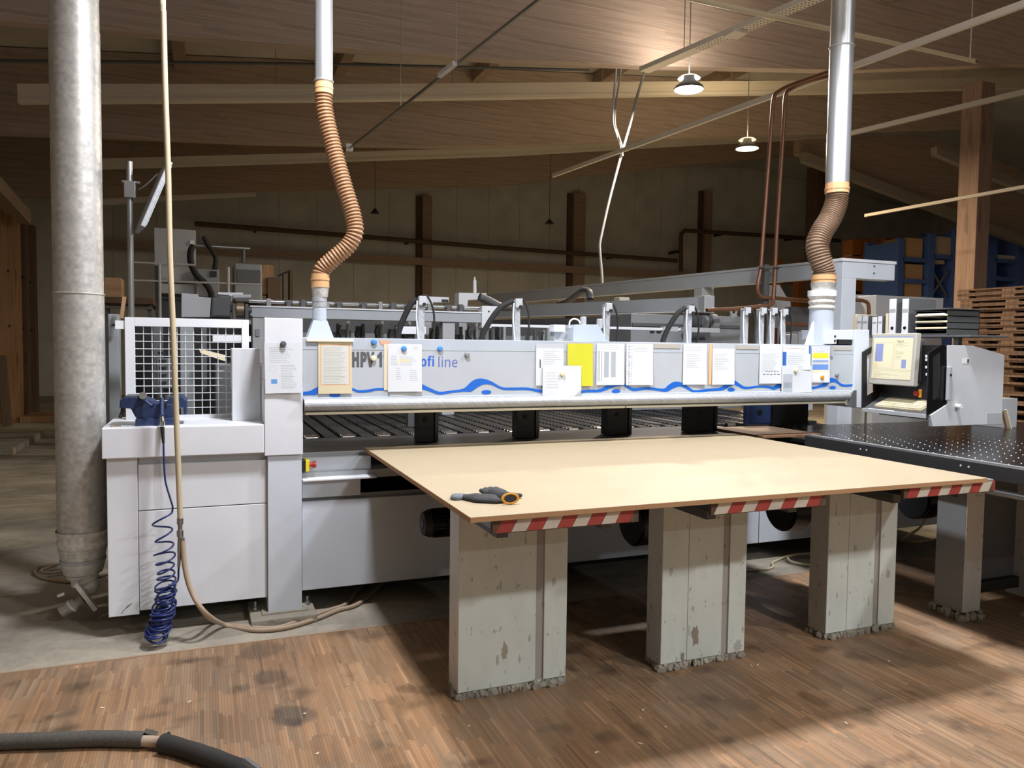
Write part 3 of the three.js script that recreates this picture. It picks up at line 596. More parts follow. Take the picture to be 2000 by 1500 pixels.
{ // small hood box in the middle of the beam
  const z = -4.85, g = thing('drive_hood', 'pale blue faceted hood box with two round caps on the beam', 'hood');
  const P = (a, b) => [a, b];
  mesh('shell', exXY([[2.38, 1.647], [2.382, 1.743], [2.398, 1.765], [2.574, 1.768], [2.603, 1.729], [2.65, 1.651]].reverse(), -4.95, -4.8, 0.003), M.hood, g);
  for (const p of [[2.493, 1.768, -4.87], [2.624, 1.756, -4.87]]) mesh('cap', [cyl([p[0], p[1] - 0.01, p[2]], [p[0], p[1] + 0.05, p[2]], 0.022, 0.022, 18), cyl([p[0], p[1] + 0.05, p[2]], [p[0], p[1] + 0.056, p[2]], 0.022, 0.018, 18)], M.greyMid, g);
  mesh('side_box', bx(2.261, 2.399, 1.64, 1.714, -4.95, -4.85, 0.003), M.greyMid, g);
  mesh('side_plate', bx(2.243, 2.329, 1.713, 1.762, -4.9, -4.82, 0.003), M.white, g);
  mesh('cable', tube([[2.38, 1.744, -4.86], [2.383, 1.787, -4.86], [2.415, 1.806, -4.86], [2.451, 1.796, -4.86], [2.464, 1.774, -4.86]], 0.006, 16, 6), M.plasticWhite, g);
}

// ---------- cabinet at the left end of the saw ----------
{
  const c = thing('side_cabinet', 'white cabinet with thick worktop at the left end of the saw', 'cabinet');
  mesh('carcass', bx(-0.47, 0.33, 0.15, 0.985, -5.3, -4.68), M.greyMid, c);
  mesh('corner_leg', exXY([[-0.489, 0.117], [-0.34, 0.117], [-0.34, 0.985], [-0.489, 0.985]], -4.9, -4.6, 0.003), M.white, c);
  mesh('panel', bx(-0.337, 0.334, 0.135, 0.685, -4.68, -4.607, 0.003), M.white, c);
  mesh('panel', bx(-0.337, 0.334, 0.69, 0.94, -4.68, -4.607, 0.003), M.white, c);
  mesh('recess_strip', bx(-0.337, 0.334, 0.94, 0.984, -4.68, -4.645), M.white, c);
  mesh('worktop', bx(-0.507, 0.316, 0.985, 1.15, -5.2, -4.563, 0.006), M.white, c);
  for (const x of [-0.4, 0.2]) mesh('foot', bx(x - 0.05, x + 0.05, 0, 0.15, -5.2, -5.0), M.black, c);
  const scr = []; for (const [a, b] of [[[-0.427, 0.132, -4.599], [-0.412, 0.153, -4.599]], [[-0.412, 0.153, -4.599], [-0.384, 0.175, -4.599]], [[-0.402, 0.166, -4.599], [-0.374, 0.182, -4.599]]]) scr.push(cyl(a, b, 0.0016, 0.0016, 5));
  mesh('paint_scratch', scr, M.greyInk, c, 'dark scratch');
  const k = sub('junction_box', c), x0 = 0.153, x1 = 0.31, y1 = 1.578;
  mesh('body', bx(x0, x1, 1.15, y1, -5.0, -4.8, 0.004), M.white, k);
  mesh('side_slot', bx(x0 - 0.002, x0 + 0.002, 1.19, 1.33, -4.93, -4.915), M.black, k);
}
{ // wire mesh guard standing on the worktop
  const z = -5.05, g = thing('mesh_guard', 'white framed wire mesh guard standing on the worktop', 'guard');
  const x0 = -0.429, x1 = 0.26, y1 = 1.753, y0 = 1.15, f = 0.052;
  mesh('stile', bx(x0, x0 + f, y0, y1, z - 0.02, z + 0.02, 0.003), M.white, g); mesh('stile', bx(x1 - f * 0.8, x1, y0, y1, z - 0.02, z + 0.02, 0.003), M.white, g);
  mesh('top_rail', bx(x0 + f, x1 - f * 0.8, y1 - f, y1, z - 0.02, z + 0.02, 0.003), M.white, g); mesh('bottom_rail', bx(x0 + f, x1 - f * 0.8, y0, y0 + 0.02, z - 0.02, z + 0.02), M.white, g);
  const nx = 13, ny = 12;
  for (let i = 1; i < nx; i++) { const x = x0 + f + (x1 - x0 - f * 1.8) * i / nx; mesh('wire', cyl([x, y0 + 0.01, z], [x, y1 - f + 0.01, z], 0.0026, 0.0026, 6), M.white, g); }
  for (let i = 1; i < ny; i++) { const y = y0 + 0.02 + (y1 - f - y0 - 0.02) * i / ny; mesh('wire', cyl([x0 + f - 0.01, y, z + 0.005], [x1 - f * 0.7, y, z + 0.005], 0.0026, 0.0026, 6), M.white, g); }
  mesh('top_bracket', bx(x0 - 0.05, x0, y1 - 0.07, y1 - 0.02, z - 0.03, z + 0.01), M.white, g);
}
{ // things seen through the guard
  const p = thing('guard_column', 'dark grey steel column between the big duct and the mesh guard', 'column');
  mesh('shaft', bx(-0.543, -0.484, 0, 1.777, -5.42, -5.3, 0.004), M.greyPaint, p);
  mesh('bolt', cyl([-0.512, 1.711, -5.3], [-0.511, 1.711, -5.29], 0.008, 0.008, 8), M.black, p);
  const w = thing('saw_carriage', 'grey saw carriage housing seen through the mesh guard', 'machine part');
  mesh('upright', bx(-0.15, -0.066, 0.3, 1.745, -5.95, -5.75, 0.004), M.greyPaint, w);
  mesh('upright', bx(-0.33, -0.27, 0.3, 1.732, -6.1, -6.0), M.greyDark, w);
  mesh('upright', bx(-0.01, 0.021, 0.3, 1.739, -6.1, -6.0), M.greyDark, w);
  mesh('cross_bar', bx(0.056, 0.303, 1.615, 1.657, -5.65, -5.6, 0.004), M.white, w);
  mesh('slanted_plate', exXY([[-0.031, 1.568], [-0.019, 1.537], [0.136, 1.482], [0.137, 1.524]].reverse(), -5.62, -5.6), M.cream, w);
  mesh('housing', bx(0.069, 0.396, 0.9, 1.464, -5.9, -5.5, 0.01), M.greyDark, w);
  mesh('valve_block', bx(-0.298, -0.203, 1.291, 1.499, -5.8, -5.7, 0.01), M.greyDark, w);
  for (let i = 0; i < 5; i++) mesh('ring', cyl([-0.258, 1.326 + i * 0.05, -5.72], [-0.258, 1.326 + i * 0.05 + 0.015, -5.72], 0.03, 0.03, 12), M.black, w);
  mesh('back_panel', bx(-0.5, 0.6, 0.2, 1.75, -6.5, -6.45), M.black, w);
}
one('wood_stick', bar([-0.46, 1.75, -5.2], [-0.442, 1.88, -5.2], 0.022, 0.02), M.woodRaw, 'short wooden stick upright behind the mesh guard', 'stick');
{ // pole with tilted mirror
  const z = -5.35, x = -0.418, g = thing('mirror_pole', 'shiny steel pole with clamp and tilted square mirror', 'mirror');
  mesh('pole', cyl([x, 0, z], [x, 2.72, z], 0.018, 0.018, 16), M.steel, g);
  mesh('clamp', [bx(x - 0.03, x + 0.035, 2.495, 2.598, z - 0.03, z + 0.035, 0.004), cyl([x - 0.04, 2.592, z + 0.02], [x + 0.06, 2.592, z + 0.02], 0.008, 0.008, 8)], M.steel, g);
  mesh('arm', tube([[x + 0.05, 2.549, z + 0.02], [-0.323, 2.576, -5.3], [-0.255, 2.647, -5.28]], 0.005, 12, 6), M.steel, g);
  const a = [-0.206, 2.702, -5.3], b = [-0.363, 2.297, -5.3], m = [(a[0] + b[0]) / 2, (a[1] + b[1]) / 2, -5.3], L = Math.hypot(a[0] - b[0], a[1] - b[1]);
  const ang = Math.atan2(b[0] - a[0], a[1] - b[1]);
  const fr = sub('mirror', g);
  mesh('frame', tb(m, [0.03, L, 0.34], [0, 0.18, ang], 0.006), M.alu, fr);
  mesh('glass', tb([m[0] + 0.016 * Math.cos(ang), m[1] + 0.016 * Math.sin(ang), m[2]], [0.004, L * 0.9, 0.3], [0, 0.18, ang]), M.zinc, fr);
}
{ // blue bench vice
  const z0 = -4.8, z1 = -4.64, g = thing('bench_vice', 'scuffed blue pneumatic vice standing on the worktop', 'vice');
  const q = (pts) => pts;
  mesh('body', exXY([[-0.352, 1.15], [-0.157, 1.145], [-0.153, 1.228], [-0.166, 1.265], [-0.269, 1.278], [-0.356, 1.249], [-0.347, 1.189]], -4.82, -4.66, 0.006), M.blueTool, g);
  mesh('base', bx(-0.35, -0.153, 1.15, 1.189, -4.84, -4.64, 0.005), M.blueTool, g);
  mesh('left_jaw', exXY([[-0.43, 1.249], [-0.374, 1.243], [-0.352, 1.197], [-0.26, 1.238], [-0.259, 1.283], [-0.321, 1.307], [-0.404, 1.308], [-0.427, 1.289]], -4.86, -4.67, 0.006), M.blueTool, g);
  mesh('right_jaw', exXY([[-0.193, 1.236], [-0.133, 1.235], [-0.127, 1.243], [-0.109, 1.243], [-0.106, 1.206], [-0.091, 1.205], [-0.09, 1.283], [-0.111, 1.309], [-0.174, 1.305], [-0.192, 1.282]], -4.86, -4.67, 0.006), M.blueTool, g);
  mesh('hook', tube([[-0.413, 1.251, -4.68], [-0.418, 1.223, -4.68], [-0.428, 1.196, -4.67]], 0.009, 10, 8), M.blackGloss, g);
  mesh('jaw_top', bx(-0.399, -0.317, 1.302, 1.314, -4.84, -4.68), M.greyDark, g);
  mesh('lever', tube([[-0.317, 1.319, -4.66], [-0.3, 1.289, -4.63], [-0.264, 1.259, -4.61]], 0.011, 12, 10), M.blueTool, g);
  mesh('lever_joint', cyl([-0.315, 1.313, -4.7], [-0.309, 1.318, -4.62], 0.02, 0.02, 14), M.steel, g);
  mesh('screw', [cyl([-0.217, 1.302, -4.64], [-0.216, 1.209, -4.6], 0.012, 0.012, 12)], M.blueTool, g);
  mesh('socket', bx(-0.213, -0.194, 1.246, 1.272, -4.67, -4.654), M.black, g);
  mesh('pin', [cyl([-0.189, 1.313, -4.72], [-0.189, 1.287, -4.72], 0.016, 0.016, 12)], M.steel, g);
}
one('wood_chip', [tb([-0.445, 1.152, -4.641], [0.05, 0.004, 0.02], [0, 0.4, 0])], M.woodRaw, 'small wood chip on the left corner of the worktop', 'offcut');
{ // blue spiral air hose
  const g = thing('spiral_hose', 'blue spiral air hose hanging from the vice to the floor', 'hose');
  mesh('coupling', [cyl([-0.214, 1.204, -4.56], [-0.211, 1.18, -4.55], 0.011, 0.011, 12), cyl([-0.211, 1.18, -4.55], [-0.211, 1.155, -4.545], 0.014, 0.012, 12)], M.chrome, g);
  mesh('strain_relief', cyl([-0.211, 1.152, -4.545], [-0.206, 1.065, -4.53], 0.011, 0.007, 12), M.rubber, g);
  const pts = [[-0.206, 1.076, -4.53], [-0.204, 0.972, -4.52], [-0.197, 0.863, -4.5], [-0.172, 0.77, -4.47], [-0.161, 0.732, -4.45]];
  // coil: axis follows the hang, pitch closes towards the floor
  const axis = new THREE.CatmullRomCurve3([[-0.21, 0.694, -4.46], [-0.206, 0.539, -4.46], [-0.2, 0.402, -4.45], [-0.198, 0.294, -4.44], [-0.206, 0.19, -4.42], [-0.228, 0.116, -4.4], [-0.249, 0.055, -4.38]].map(V));
  const turnsAt = (t) => 6.2 * t + 15 * t * t * t;
  const coil = (o, r0, tA, tB, out) => { for (let i = 0; i <= 460; i++) { const t = tA + (tB - tA) * i / 460, p = axis.getPointAt(t), a = turnsAt(t) * Math.PI * 2 + o, r = r0 * (1 + 0.12 * Math.sin(t * 23 + o) + 0.22 * t * t * Math.sin(t * 91 + o)); out.push([p.x + Math.cos(a) * r, Math.max(0.012, p.y + Math.sin(a + 0.6 + t * 3) * r * (0.22 + 0.5 * t * t * Math.sin(t * 57 + o))), p.z + Math.sin(a) * r]); } };
  const path = [...pts]; coil(0.2, 0.046, 0, 1, path);
  mesh('coil', tube(path, 0.0052, 1500, 7), M.hoseBlue, g);
  const back = []; coil(2.4, 0.05, 1, 0.62, back); back.push([-0.174, 0.317, -4.4], [-0.139, 0.338, -4.41], [-0.134, 0.39, -4.42], [-0.131, 0.443, -4.42]);
  mesh('coil', tube(back, 0.0052, 800, 7), M.hoseBlue, g);
  mesh('lower_relief', cyl([-0.133, 0.41, -4.42], [-0.128, 0.492, -4.42], 0.008, 0.011, 10), M.steel, g);
}
{ // beige compressed air hose from the roof
  const top = [-0.186, 3.517, -4.42], g = thing('air_hose', 'beige air hose hanging straight down beside the mesh guard', 'hose');
  mesh('hose', tube([[top[0] - 0.02, 6.2, -4.42], top, [-0.18, 3.364, -4.42], [-0.175, 2.953, -4.42], [-0.165, 2.51, -4.42], [-0.16, 2.062, -4.42], [-0.149, 1.688, -4.42], [-0.136, 1.174, -4.42], [-0.129, 0.901, -4.42], [-0.123, 0.669, -4.42]], 0.0145, 80, 12), M.hoseBeige, g);
  mesh('coupling', [cyl([-0.123, 0.674, -4.42], [-0.124, 0.641, -4.42], 0.017, 0.017, 8), cyl([-0.124, 0.641, -4.42], [-0.124, 0.608, -4.42], 0.012, 0.012, 12), cyl([-0.124, 0.608, -4.42], [-0.124, 0.575, -4.42], 0.018, 0.018, 8), cyl([-0.124, 0.581, -4.42], [-0.128, 0.487, -4.42], 0.013, 0.012, 12), cyl([-0.114, 0.571, -4.41], [-0.112, 0.532, -4.41], 0.012, 0.012, 10)], M.steel, g);
  mesh('floor_run', tube([[-0.112, 0.554, -4.41], [-0.103, 0.42, -4.4], [-0.071, 0.284, -4.38], [-0.006, 0.169, -4.36], [...[0.101, 0.014, -4.566]], [0.258, 0.014, -4.425], [0.421, 0.014, -4.407], [0.602, 0.014, -4.496], [0.736, 0.014, -4.595], [0.893, 0.014, -4.694], [1.2, 0.014, -5.2]], 0.0135, 90, 10), M.hoseFloor, g);
}
one('air_hose', tube([[-0.112, 0.527, -4.43], [-0.106, 0.412, -4.43], [-0.079, 0.287, -4.42], [-0.026, 0.177, -4.41], [0.048, 0.013, -4.639], [0.181, 0.013, -4.522], [0.368, 0.04, -4.428].map((v, i) => (i === 1 ? 0.013 : v)), [0.581, 0.013, -4.552], [0.705, 0.013, -4.628], [0.819, 0.013, -4.724], [1.05, 0.013, -5.2]], 0.012, 80, 10), M.hoseFloor, 'second beige hose lying on the concrete in front of the post', 'hose');

// ---------- big duct at the far left ----------
{
  const z = -4.98, x = -0.656, r = 0.129, g = thing('big_duct', 'large galvanised duct pipe standing left of the cabinet with taped lower end', 'duct');
  const yb = 0.498;
  mesh('pipe', cyl([x, yb, z], [x, 1.876, z], r, r, 48, true), M.galv, g);
  mesh('pipe', cyl([x, 1.876, z], [x, 3.342, z], r * 0.985, r * 0.985, 48, true), M.galv, g);
  mesh('pipe', cyl([x, 3.325, z], [x, 6.2, z], r * 0.965, r * 0.965, 48, true), M.galv, g);
  mesh('bead', new THREE.TorusGeometry(r * 1.0, 0.005, 8, 48).rotateX(Math.PI / 2).translate(x, 1.876, z), M.galv, g);
  mesh('tape', swept([[x, yb + 0.03, z], [x, yb - 0.02, z], [x, yb - 0.08, z]], (t) => r * (1.03 + 0.035 * Math.sin(t * 11 + 1) - 0.03 * t), 20, 40), M.tape, g);
  mesh('cone', lathe([[r * 0.98, yb - 0.07], [r * 0.9, yb - 0.13], [r * 0.88, yb - 0.17], [r * 0.78, yb - 0.22]], [x, 0, z], 40), M.galv, g);
  mesh('band', lathe([[r * 0.92, yb - 0.135], [r * 0.94, yb - 0.145], [r * 0.91, yb - 0.155]], [x, 0, z], 40), M.alu, g);
  const tp = []; const e = [-0.67, 0.175, -4.98];
  mesh('tape_end', swept([[x, yb - 0.19, z], [x + 0.004, yb - 0.25, z], [x + 0.02, yb - 0.3, z], [e[0] + 0.01, e[1], z]], (t) => 0.098 * (1 - 0.5 * t) + 0.006 * Math.sin(t * 26), 26, 26), M.tape, g);
  mesh('flap', tb([-0.639, 0.167, -4.9], [0.022, 0.2, 0.09], [0.1, 0.2, 0.5]), M.tape, g);
}
{ const g = thing('drain_elbow', 'short grey plastic pipe elbow hanging under the big duct', 'pipe');
  mesh('pipe', [cyl([-0.765, 0.064, -4.95], [-0.688, 0.109, -4.95], 0.036, 0.036, 24), cyl([-0.714, 0.094, -4.95], [-0.654, 0.129, -4.95], 0.031, 0.03, 24)], std(0xb3aea3, { map: T.galv, roughness: 0.5 }), g);
  mesh('collar', cyl([-0.716, 0.091, -4.95], [-0.706, 0.099, -4.95], 0.04, 0.04, 24), M.tape, g);
  mesh('handle', [tb([-0.763, 0.171, -4.93], [0.035, 0.014, 0.02], [0, 0, 0.3])], M.tape, g); }
one('floor_cable', tube([[-0.611, 0.012, -5.87], [-0.795, 0.012, -5.742], [-0.994, 0.012, -5.872], [-1.093, 0.012, -6.067], [-1.066, 0.012, -6.213], [-0.928, 0.012, -6.246], [-0.778, 0.03, -6.086], [-0.861, 0.03, -5.997], [-0.99, 0.03, -5.942], [-1.052, 0.03, -6.039], [-0.973, 0.035, -6.123]], 0.011, 70, 8), M.hoseFloor, 'coiled brown cable on the concrete behind the big duct', 'cable');
one('metal_strip', [bar([-0.577, 0.02, -4.907], [-0.516, 0.05, -4.902], 0.012, 0.003)], M.steel, 'thin bright metal strip on the floor at the cabinet corner', 'strip');

// ---------- torn cable sleeve in the foreground ----------
{
  const g = thing('foreground_cable', 'thick grey cable in a torn rubber sleeve in the bottom left corner', 'cable');
  const r = 0.031, p = [[-0.861, 0.031, -3.492], [-0.757, 0.031, -3.482], [-0.555, 0.031, -3.423], [-0.387, 0.031, -3.373], [-0.23, 0.031, -3.305]];
  mesh('sleeve', swept(p, (t) => r * (1 + 0.015 * Math.sin(t * 40)), 60, 22), std(0x6a675e, { map: T.fabric, roughness: 0.8 }), g, 'dusty grey rubber sleeve');
  mesh('inner_cable', tube([[-0.254, 0.03, -3.308], [-0.197, 0.026, -3.286], [-0.14, 0.026, -3.244], [-0.083, 0.03, -3.181]], 0.022, 24, 14), M.hoseFloor, g, 'bare beige inner cable');
  mesh('torn_lip', tb([-0.215, 0.055, -3.315], [0.035, 0.003, 0.025], [0.2, -0.3, -0.3]), std(0x4a463f, { roughness: 0.85 }), g); mesh('torn_lip', [tb([-0.198, 0.05, -3.31], [0.03, 0.003, 0.02], [0.5, -0.4, -0.25])], std(0x4a463f, { roughness: 0.85 }), g);
  mesh('sleeve', swept([[-0.162, 0.032, -3.248], [-0.111, 0.032, -3.204], [-0.027, 0.032, -3.116], [0.063, 0.032, -3.013], [0.132, 0.032, -2.92], [0.21, 0.032, -2.762], [0.263, 0.032, -2.599]], (t) => (0.034 + 0.004 * Math.exp(-t * 30)) * (1 + 0.03 * Math.sin(t * 33) * Math.sin(t * 11)), 70, 22), std(0x3a3833, { map: T.fabric, roughness: 0.8 }), g, 'black torn rubber sleeve');
  for (const q of [tb([-0.143, 0.06, -3.248], [0.022, 0.004, 0.03], [0.3, 0.3, 0.2]), tb([-0.11, 0.06, -3.206], [0.025, 0.004, 0.012], [0, 0.3, -0.2]), tb([0.014, 0.062, -3.078], [0.02, 0.004, 0.004], [0, 0.4, 0])]) mesh('torn_lip', q, std(0x2a2825, { roughness: 0.85 }), g);
  mesh('connector', cyl([0.13, 0.06, -2.945], [0.184, 0.06, -2.834], 0.016, 0.016, 12), M.steel, g);
}

// ---------- support tables, board and gloves ----------
function crumble(x0, x1, y0, y1, z0, z1, s) {           // broken mortar: lumps of uneven size along the foot of a leg
  const out = []; let n = 0;
  const put = (x, z) => { const w = rr(0.02, 0.055), h = rr((y1 - y0) * 0.6, (y1 - y0) * 1.15); const g = new THREE.DodecahedronGeometry(1, 0); g.scale(w * 0.62, h * 0.7, w * 0.5).rotateY(rr(0, 3)).translate(x, y0 + h * 0.3, z); out.push(g); };
  for (let x = x0; x < x1; x += 0.022) { put(x, z1 + rr(-0.012, 0.012)); if (n++ % 2) put(x, z0); }
  for (let z = z0; z < z1; z += 0.03) { put(x0 + rr(-0.006, 0.006), z); put(x1 + rr(-0.006, 0.006), z); }
  return out;
}
function supportTable(k, lx0, lx1, lz, ax0, ax1, groove, seam, label, stripes) {
  const t = thing('support_table', label, 'table');
  const zb = lz - 0.135;
  const leg = sub('leg', t);
  mesh('core', bx(lx0 + 0.004, lx1 - 0.004, 0.02, 0.9, zb, lz - 0.012), M.legPaint, leg);
  if (seam) { mesh('front_sheet', bx(lx0, seam - 0.001, 0.035, 0.9, lz - 0.012, lz, 0.002), M.legPaint, leg); mesh('front_sheet', bx(seam + 0.001, groove, 0.035, 0.9, lz - 0.012, lz, 0.002), M.legPaint, leg); }
  else mesh('front_sheet', bx(lx0, groove, 0.035, 0.9, lz - 0.012, lz, 0.002), M.legPaint, leg);
  mesh('front_sheet', bx(groove + 0.042, lx1, 0.035, 0.9, lz - 0.012, lz, 0.002), M.legPaint, leg);
  mesh('groove_strip', bx(groove + 0.001, groove + 0.041, 0.035, 0.9, lz - 0.0125, lz - 0.009), std(0xa8a49c, { map: T.scuffed, roughness: 0.6 }), leg, 'darker mauve-grey groove strip');
  mesh('side_sheet', bx(lx0 - 0.001, lx0 + 0.003, 0.035, 0.9, zb, lz - 0.002), M.legEdge, leg);
  mesh('mortar_foot', crumble(lx0 + 0.005, lx1 - 0.005, 0, 0.04, zb, lz - 0.01), M.concPad, t, 'crumbling grey mortar');
  mesh('arm', bx(ax0, ax1, 0.9, 0.942, -4.75, -2.76, 0.004), M.tableTop, t);
  mesh('arm_beam', [bx(ax0 + 0.06, ax0 + 0.11, 0.84, 0.9, -4.7, -2.86), bx(ax1 - 0.11, ax1 - 0.06, 0.84, 0.9, -4.7, -2.86)], M.greyDark, t);
  mesh('front_edge', bx(ax0 - 0.004, ax1 + 0.004, 0.888, 0.944, -2.762, -2.742, 0.004), M.woodDark, t);
  // slanted warning stripes on the front edge
  const h0 = 0.892, h1 = 0.941, n = stripes, w = (ax1 - ax0 - 0.05) / n;
  for (let i = 0; i < n; i++) {
    const a = ax0 + 0.02 + i * w, s = 0.028, b = a + w - 0.002;
    mesh('warning_stripe', exXY([[a - s * 0.4, h0], [b - s * 0.4, h0], [b + s * 0.6, h1], [a + s * 0.6, h1]], -2.742, -2.7405), (i + k) % 2 ? M.whiteStripe : M.redStripe, t, (i + k) % 2 ? 'off-white stripe' : 'red stripe');
  }
  return t;
}
supportTable(0, 1.059, 1.602, -3.25, 1.03, 1.675, 1.441, 0, 'support table on the leftmost grey-green leg under the chipboard', 9);
supportTable(1, 2.102, 2.612, -3.2, 2.045, 2.68, 2.465, 2.255, 'support table on the middle grey-green leg with dented foot', 8);
const t3 = supportTable(0, 3.197, 3.705, -3.236, 3.18, 3.812, 3.54, 3.344, 'support table on the third leg at the right edge of the chipboard', 8);
{ const d = []; for (let z = -4.68; z < -2.8; z += 0.056) d.push(new THREE.SphereGeometry(0.0055, 8, 6).translate(3.775, 0.943, z), new THREE.SphereGeometry(0.0055, 8, 6).translate(3.748, 0.943, z + 0.028)); mesh('air_nozzle', d, M.plasticWhite, t3).userData.kind = 'stuff';
  mesh('front_clip', bx(3.72, 3.81, 0.944, 0.952, -2.9, -2.745, 0.002), M.alu, t3); mesh('side_tab', bx(3.8, 3.83, 0.93, 0.945, -3.55, -3.4, 0.002), M.plasticWhite, t3); mesh('side_tab', bx(3.8, 3.83, 0.93, 0.945, -3.05, -2.92, 0.002), M.greyMid, t3);
  mesh('end_mark', bx(3.8, 3.818, 0.89, 0.944, -2.79, -2.7405, 0.003), M.redStripe, t3, 'red corner mark'); }
// rust and rubber smears with ragged outlines on the legs
function smear(parent, x, y, z, rx, ry, col) {
  const o = []; for (let i = 0; i < 22; i++) { const a = i / 22 * Math.PI * 2, k = rr(0.6, 1.15); o.push([x + Math.cos(a) * rx * k, y + Math.sin(a) * ry * k]); }
  mesh('smear', exXY(o, z, z + 0.0004), std(col, { map: T.scuffed, roughness: 0.7 }), parent, 'brownish smear');
}
const legs = ['support_table', 'support_table_001', 'support_table_002'].map((n) => scene.getObjectByName(n));
smear(legs[0], 1.283, 0.2, -3.25, 0.016, 0.045, 0xa9a08f); smear(legs[0], 1.25, 0.161, -3.25, 0.008, 0.03, 0xb4b1a4);
smear(legs[1], 2.304, 0.16, -3.2, 0.024, 0.06, 0x9a8f80); smear(legs[1], 2.231, 0.052, -3.2, 0.012, 0.035, 0x8f8a7e); smear(legs[1], 2.568, 0.066, -3.2, 0.03, 0.035, 0xb5b8b0);
smear(legs[2], 3.649, 0.33, -3.236, 0.016, 0.03, 0xb2b5aa);
one('chipboard_sheet', [exXY([[0.928, 0.945], [3.729, 0.945], [3.729, 0.967], [0.928, 0.967]], -4.77, -2.716, 0.0012)], M.chip, 'large pale chipboard sheet lying on the support tables', 'board');
mesh('cut_edge', [bx(0.929, 3.728, 0.9465, 0.9655, -2.7165, -2.7155), bx(0.9275, 0.9285, 0.9465, 0.9655, -4.768, -2.718)], M.chipEdge, scene.getObjectByName('chipboard_sheet'), 'raw brown cut edge');
// motors and blowers under the tables
{ const c = [1.293, 0.583, -4.25], g = thing('blower_motor', 'black finned electric motor under the left corner of the chipboard', 'motor'), r = 0.082;
  mesh('fan_cover', [cyl([c[0] - 0.13, c[1], c[2]], [c[0] - 0.09, c[1], c[2]], r * 0.8, r, 28)], M.black, g); mesh('hub', cyl([c[0] - 0.134, c[1], c[2]], [c[0] - 0.128, c[1], c[2]], 0.03, 0.03, 16), M.greyDark, g);
  mesh('casing', cyl([c[0] - 0.09, c[1], c[2]], [c[0] + 0.16, c[1], c[2]], r * 0.94, r * 0.94, 28), M.blackGloss, g);
  for (let i = 0; i < 22; i++) { const a = i / 22 * 6.2832; mesh('fin', tb([c[0] + 0.035, c[1] + Math.cos(a) * r * 0.96, c[2] + Math.sin(a) * r * 0.96], [0.22, 0.012, 0.004], [a, 0, 0]), M.black, g); }
  mesh('terminal_box', bx(c[0] + 0.0, c[0] + 0.09, c[1] - 0.05, c[1] + 0.04, c[2] + r * 0.85, c[2] + r * 1.35, 0.006), M.black, g);
  mesh('bracket', [bx(c[0] + 0.1, c[0] + 0.13, c[1], 0.9, c[2] - 0.05, c[2] + 0.05)], M.black, g); }
for (const [c, txt] of [[[2.432, 0.625, -3.95], 'dark round blower left of the middle table leg'], [[3.548, 0.627, -3.95], 'dark round blower between the middle and third table legs'], [[4.72, 0.618, -3.95], 'dark round blower right of the third table leg']]) {
  const g = thing('blower', txt, 'blower'), r = 0.15; c[1] = Math.min(c[1] - 0.05, 0.685);
  mesh('drum', [cyl([c[0] - 0.06, c[1], c[2]], [c[0] + 0.07, c[1], c[2]], r, r, 40), cyl([c[0] - 0.075, c[1], c[2]], [c[0] - 0.06, c[1], c[2]], r * 0.9, r * 0.96, 40)], M.blackGloss, g);
  mesh('rim', cyl([c[0] + 0.07, c[1], c[2]], [c[0] + 0.1, c[1], c[2]], r * 0.92, r * 0.92, 40), M.greyMid, g);
  mesh('motor', cyl([c[0] + 0.1, c[1], c[2]], [c[0] + 0.28, c[1], c[2]], 0.07, 0.07, 24), M.greyDark, g);
  mesh('hanger', bx(c[0] - 0.02, c[0] + 0.04, c[1] + r * 0.9, 0.899, c[2] - 0.04, c[2] + 0.04), M.greyDark, g);
}
one('floor_cable', tube([[3.0, 0.01, -4.62], [3.762, 0.01, -4.428], [3.962, 0.01, -4.553], [4.223, 0.01, -4.654], [4.489, 0.01, -4.639], [4.531, 0.01, -4.47], [4.234, 0.01, -4.371], [4.084, 0.02, -4.473], [4.121, 0.03, -4.569], [4.316, 0.03, -4.591], [4.578, 0.02, -4.416]], 0.009, 90, 8), M.hoseBeige, 'beige cable loops on the concrete left of the third table leg', 'cable');
one('floor_cable', tube([[4.986, 0.413, -4.1], [4.968, 0.357, -4.1], [4.974, 0.279, -4.15], [4.93, 0.221, -4.2], [5.442, 0.01, -4.709], [5.538, 0.01, -4.64], [5.915, 0.01, -4.654]], 0.009, 50, 8), M.hoseBeige, 'beige cable hanging from the right blower to the floor', 'cable');

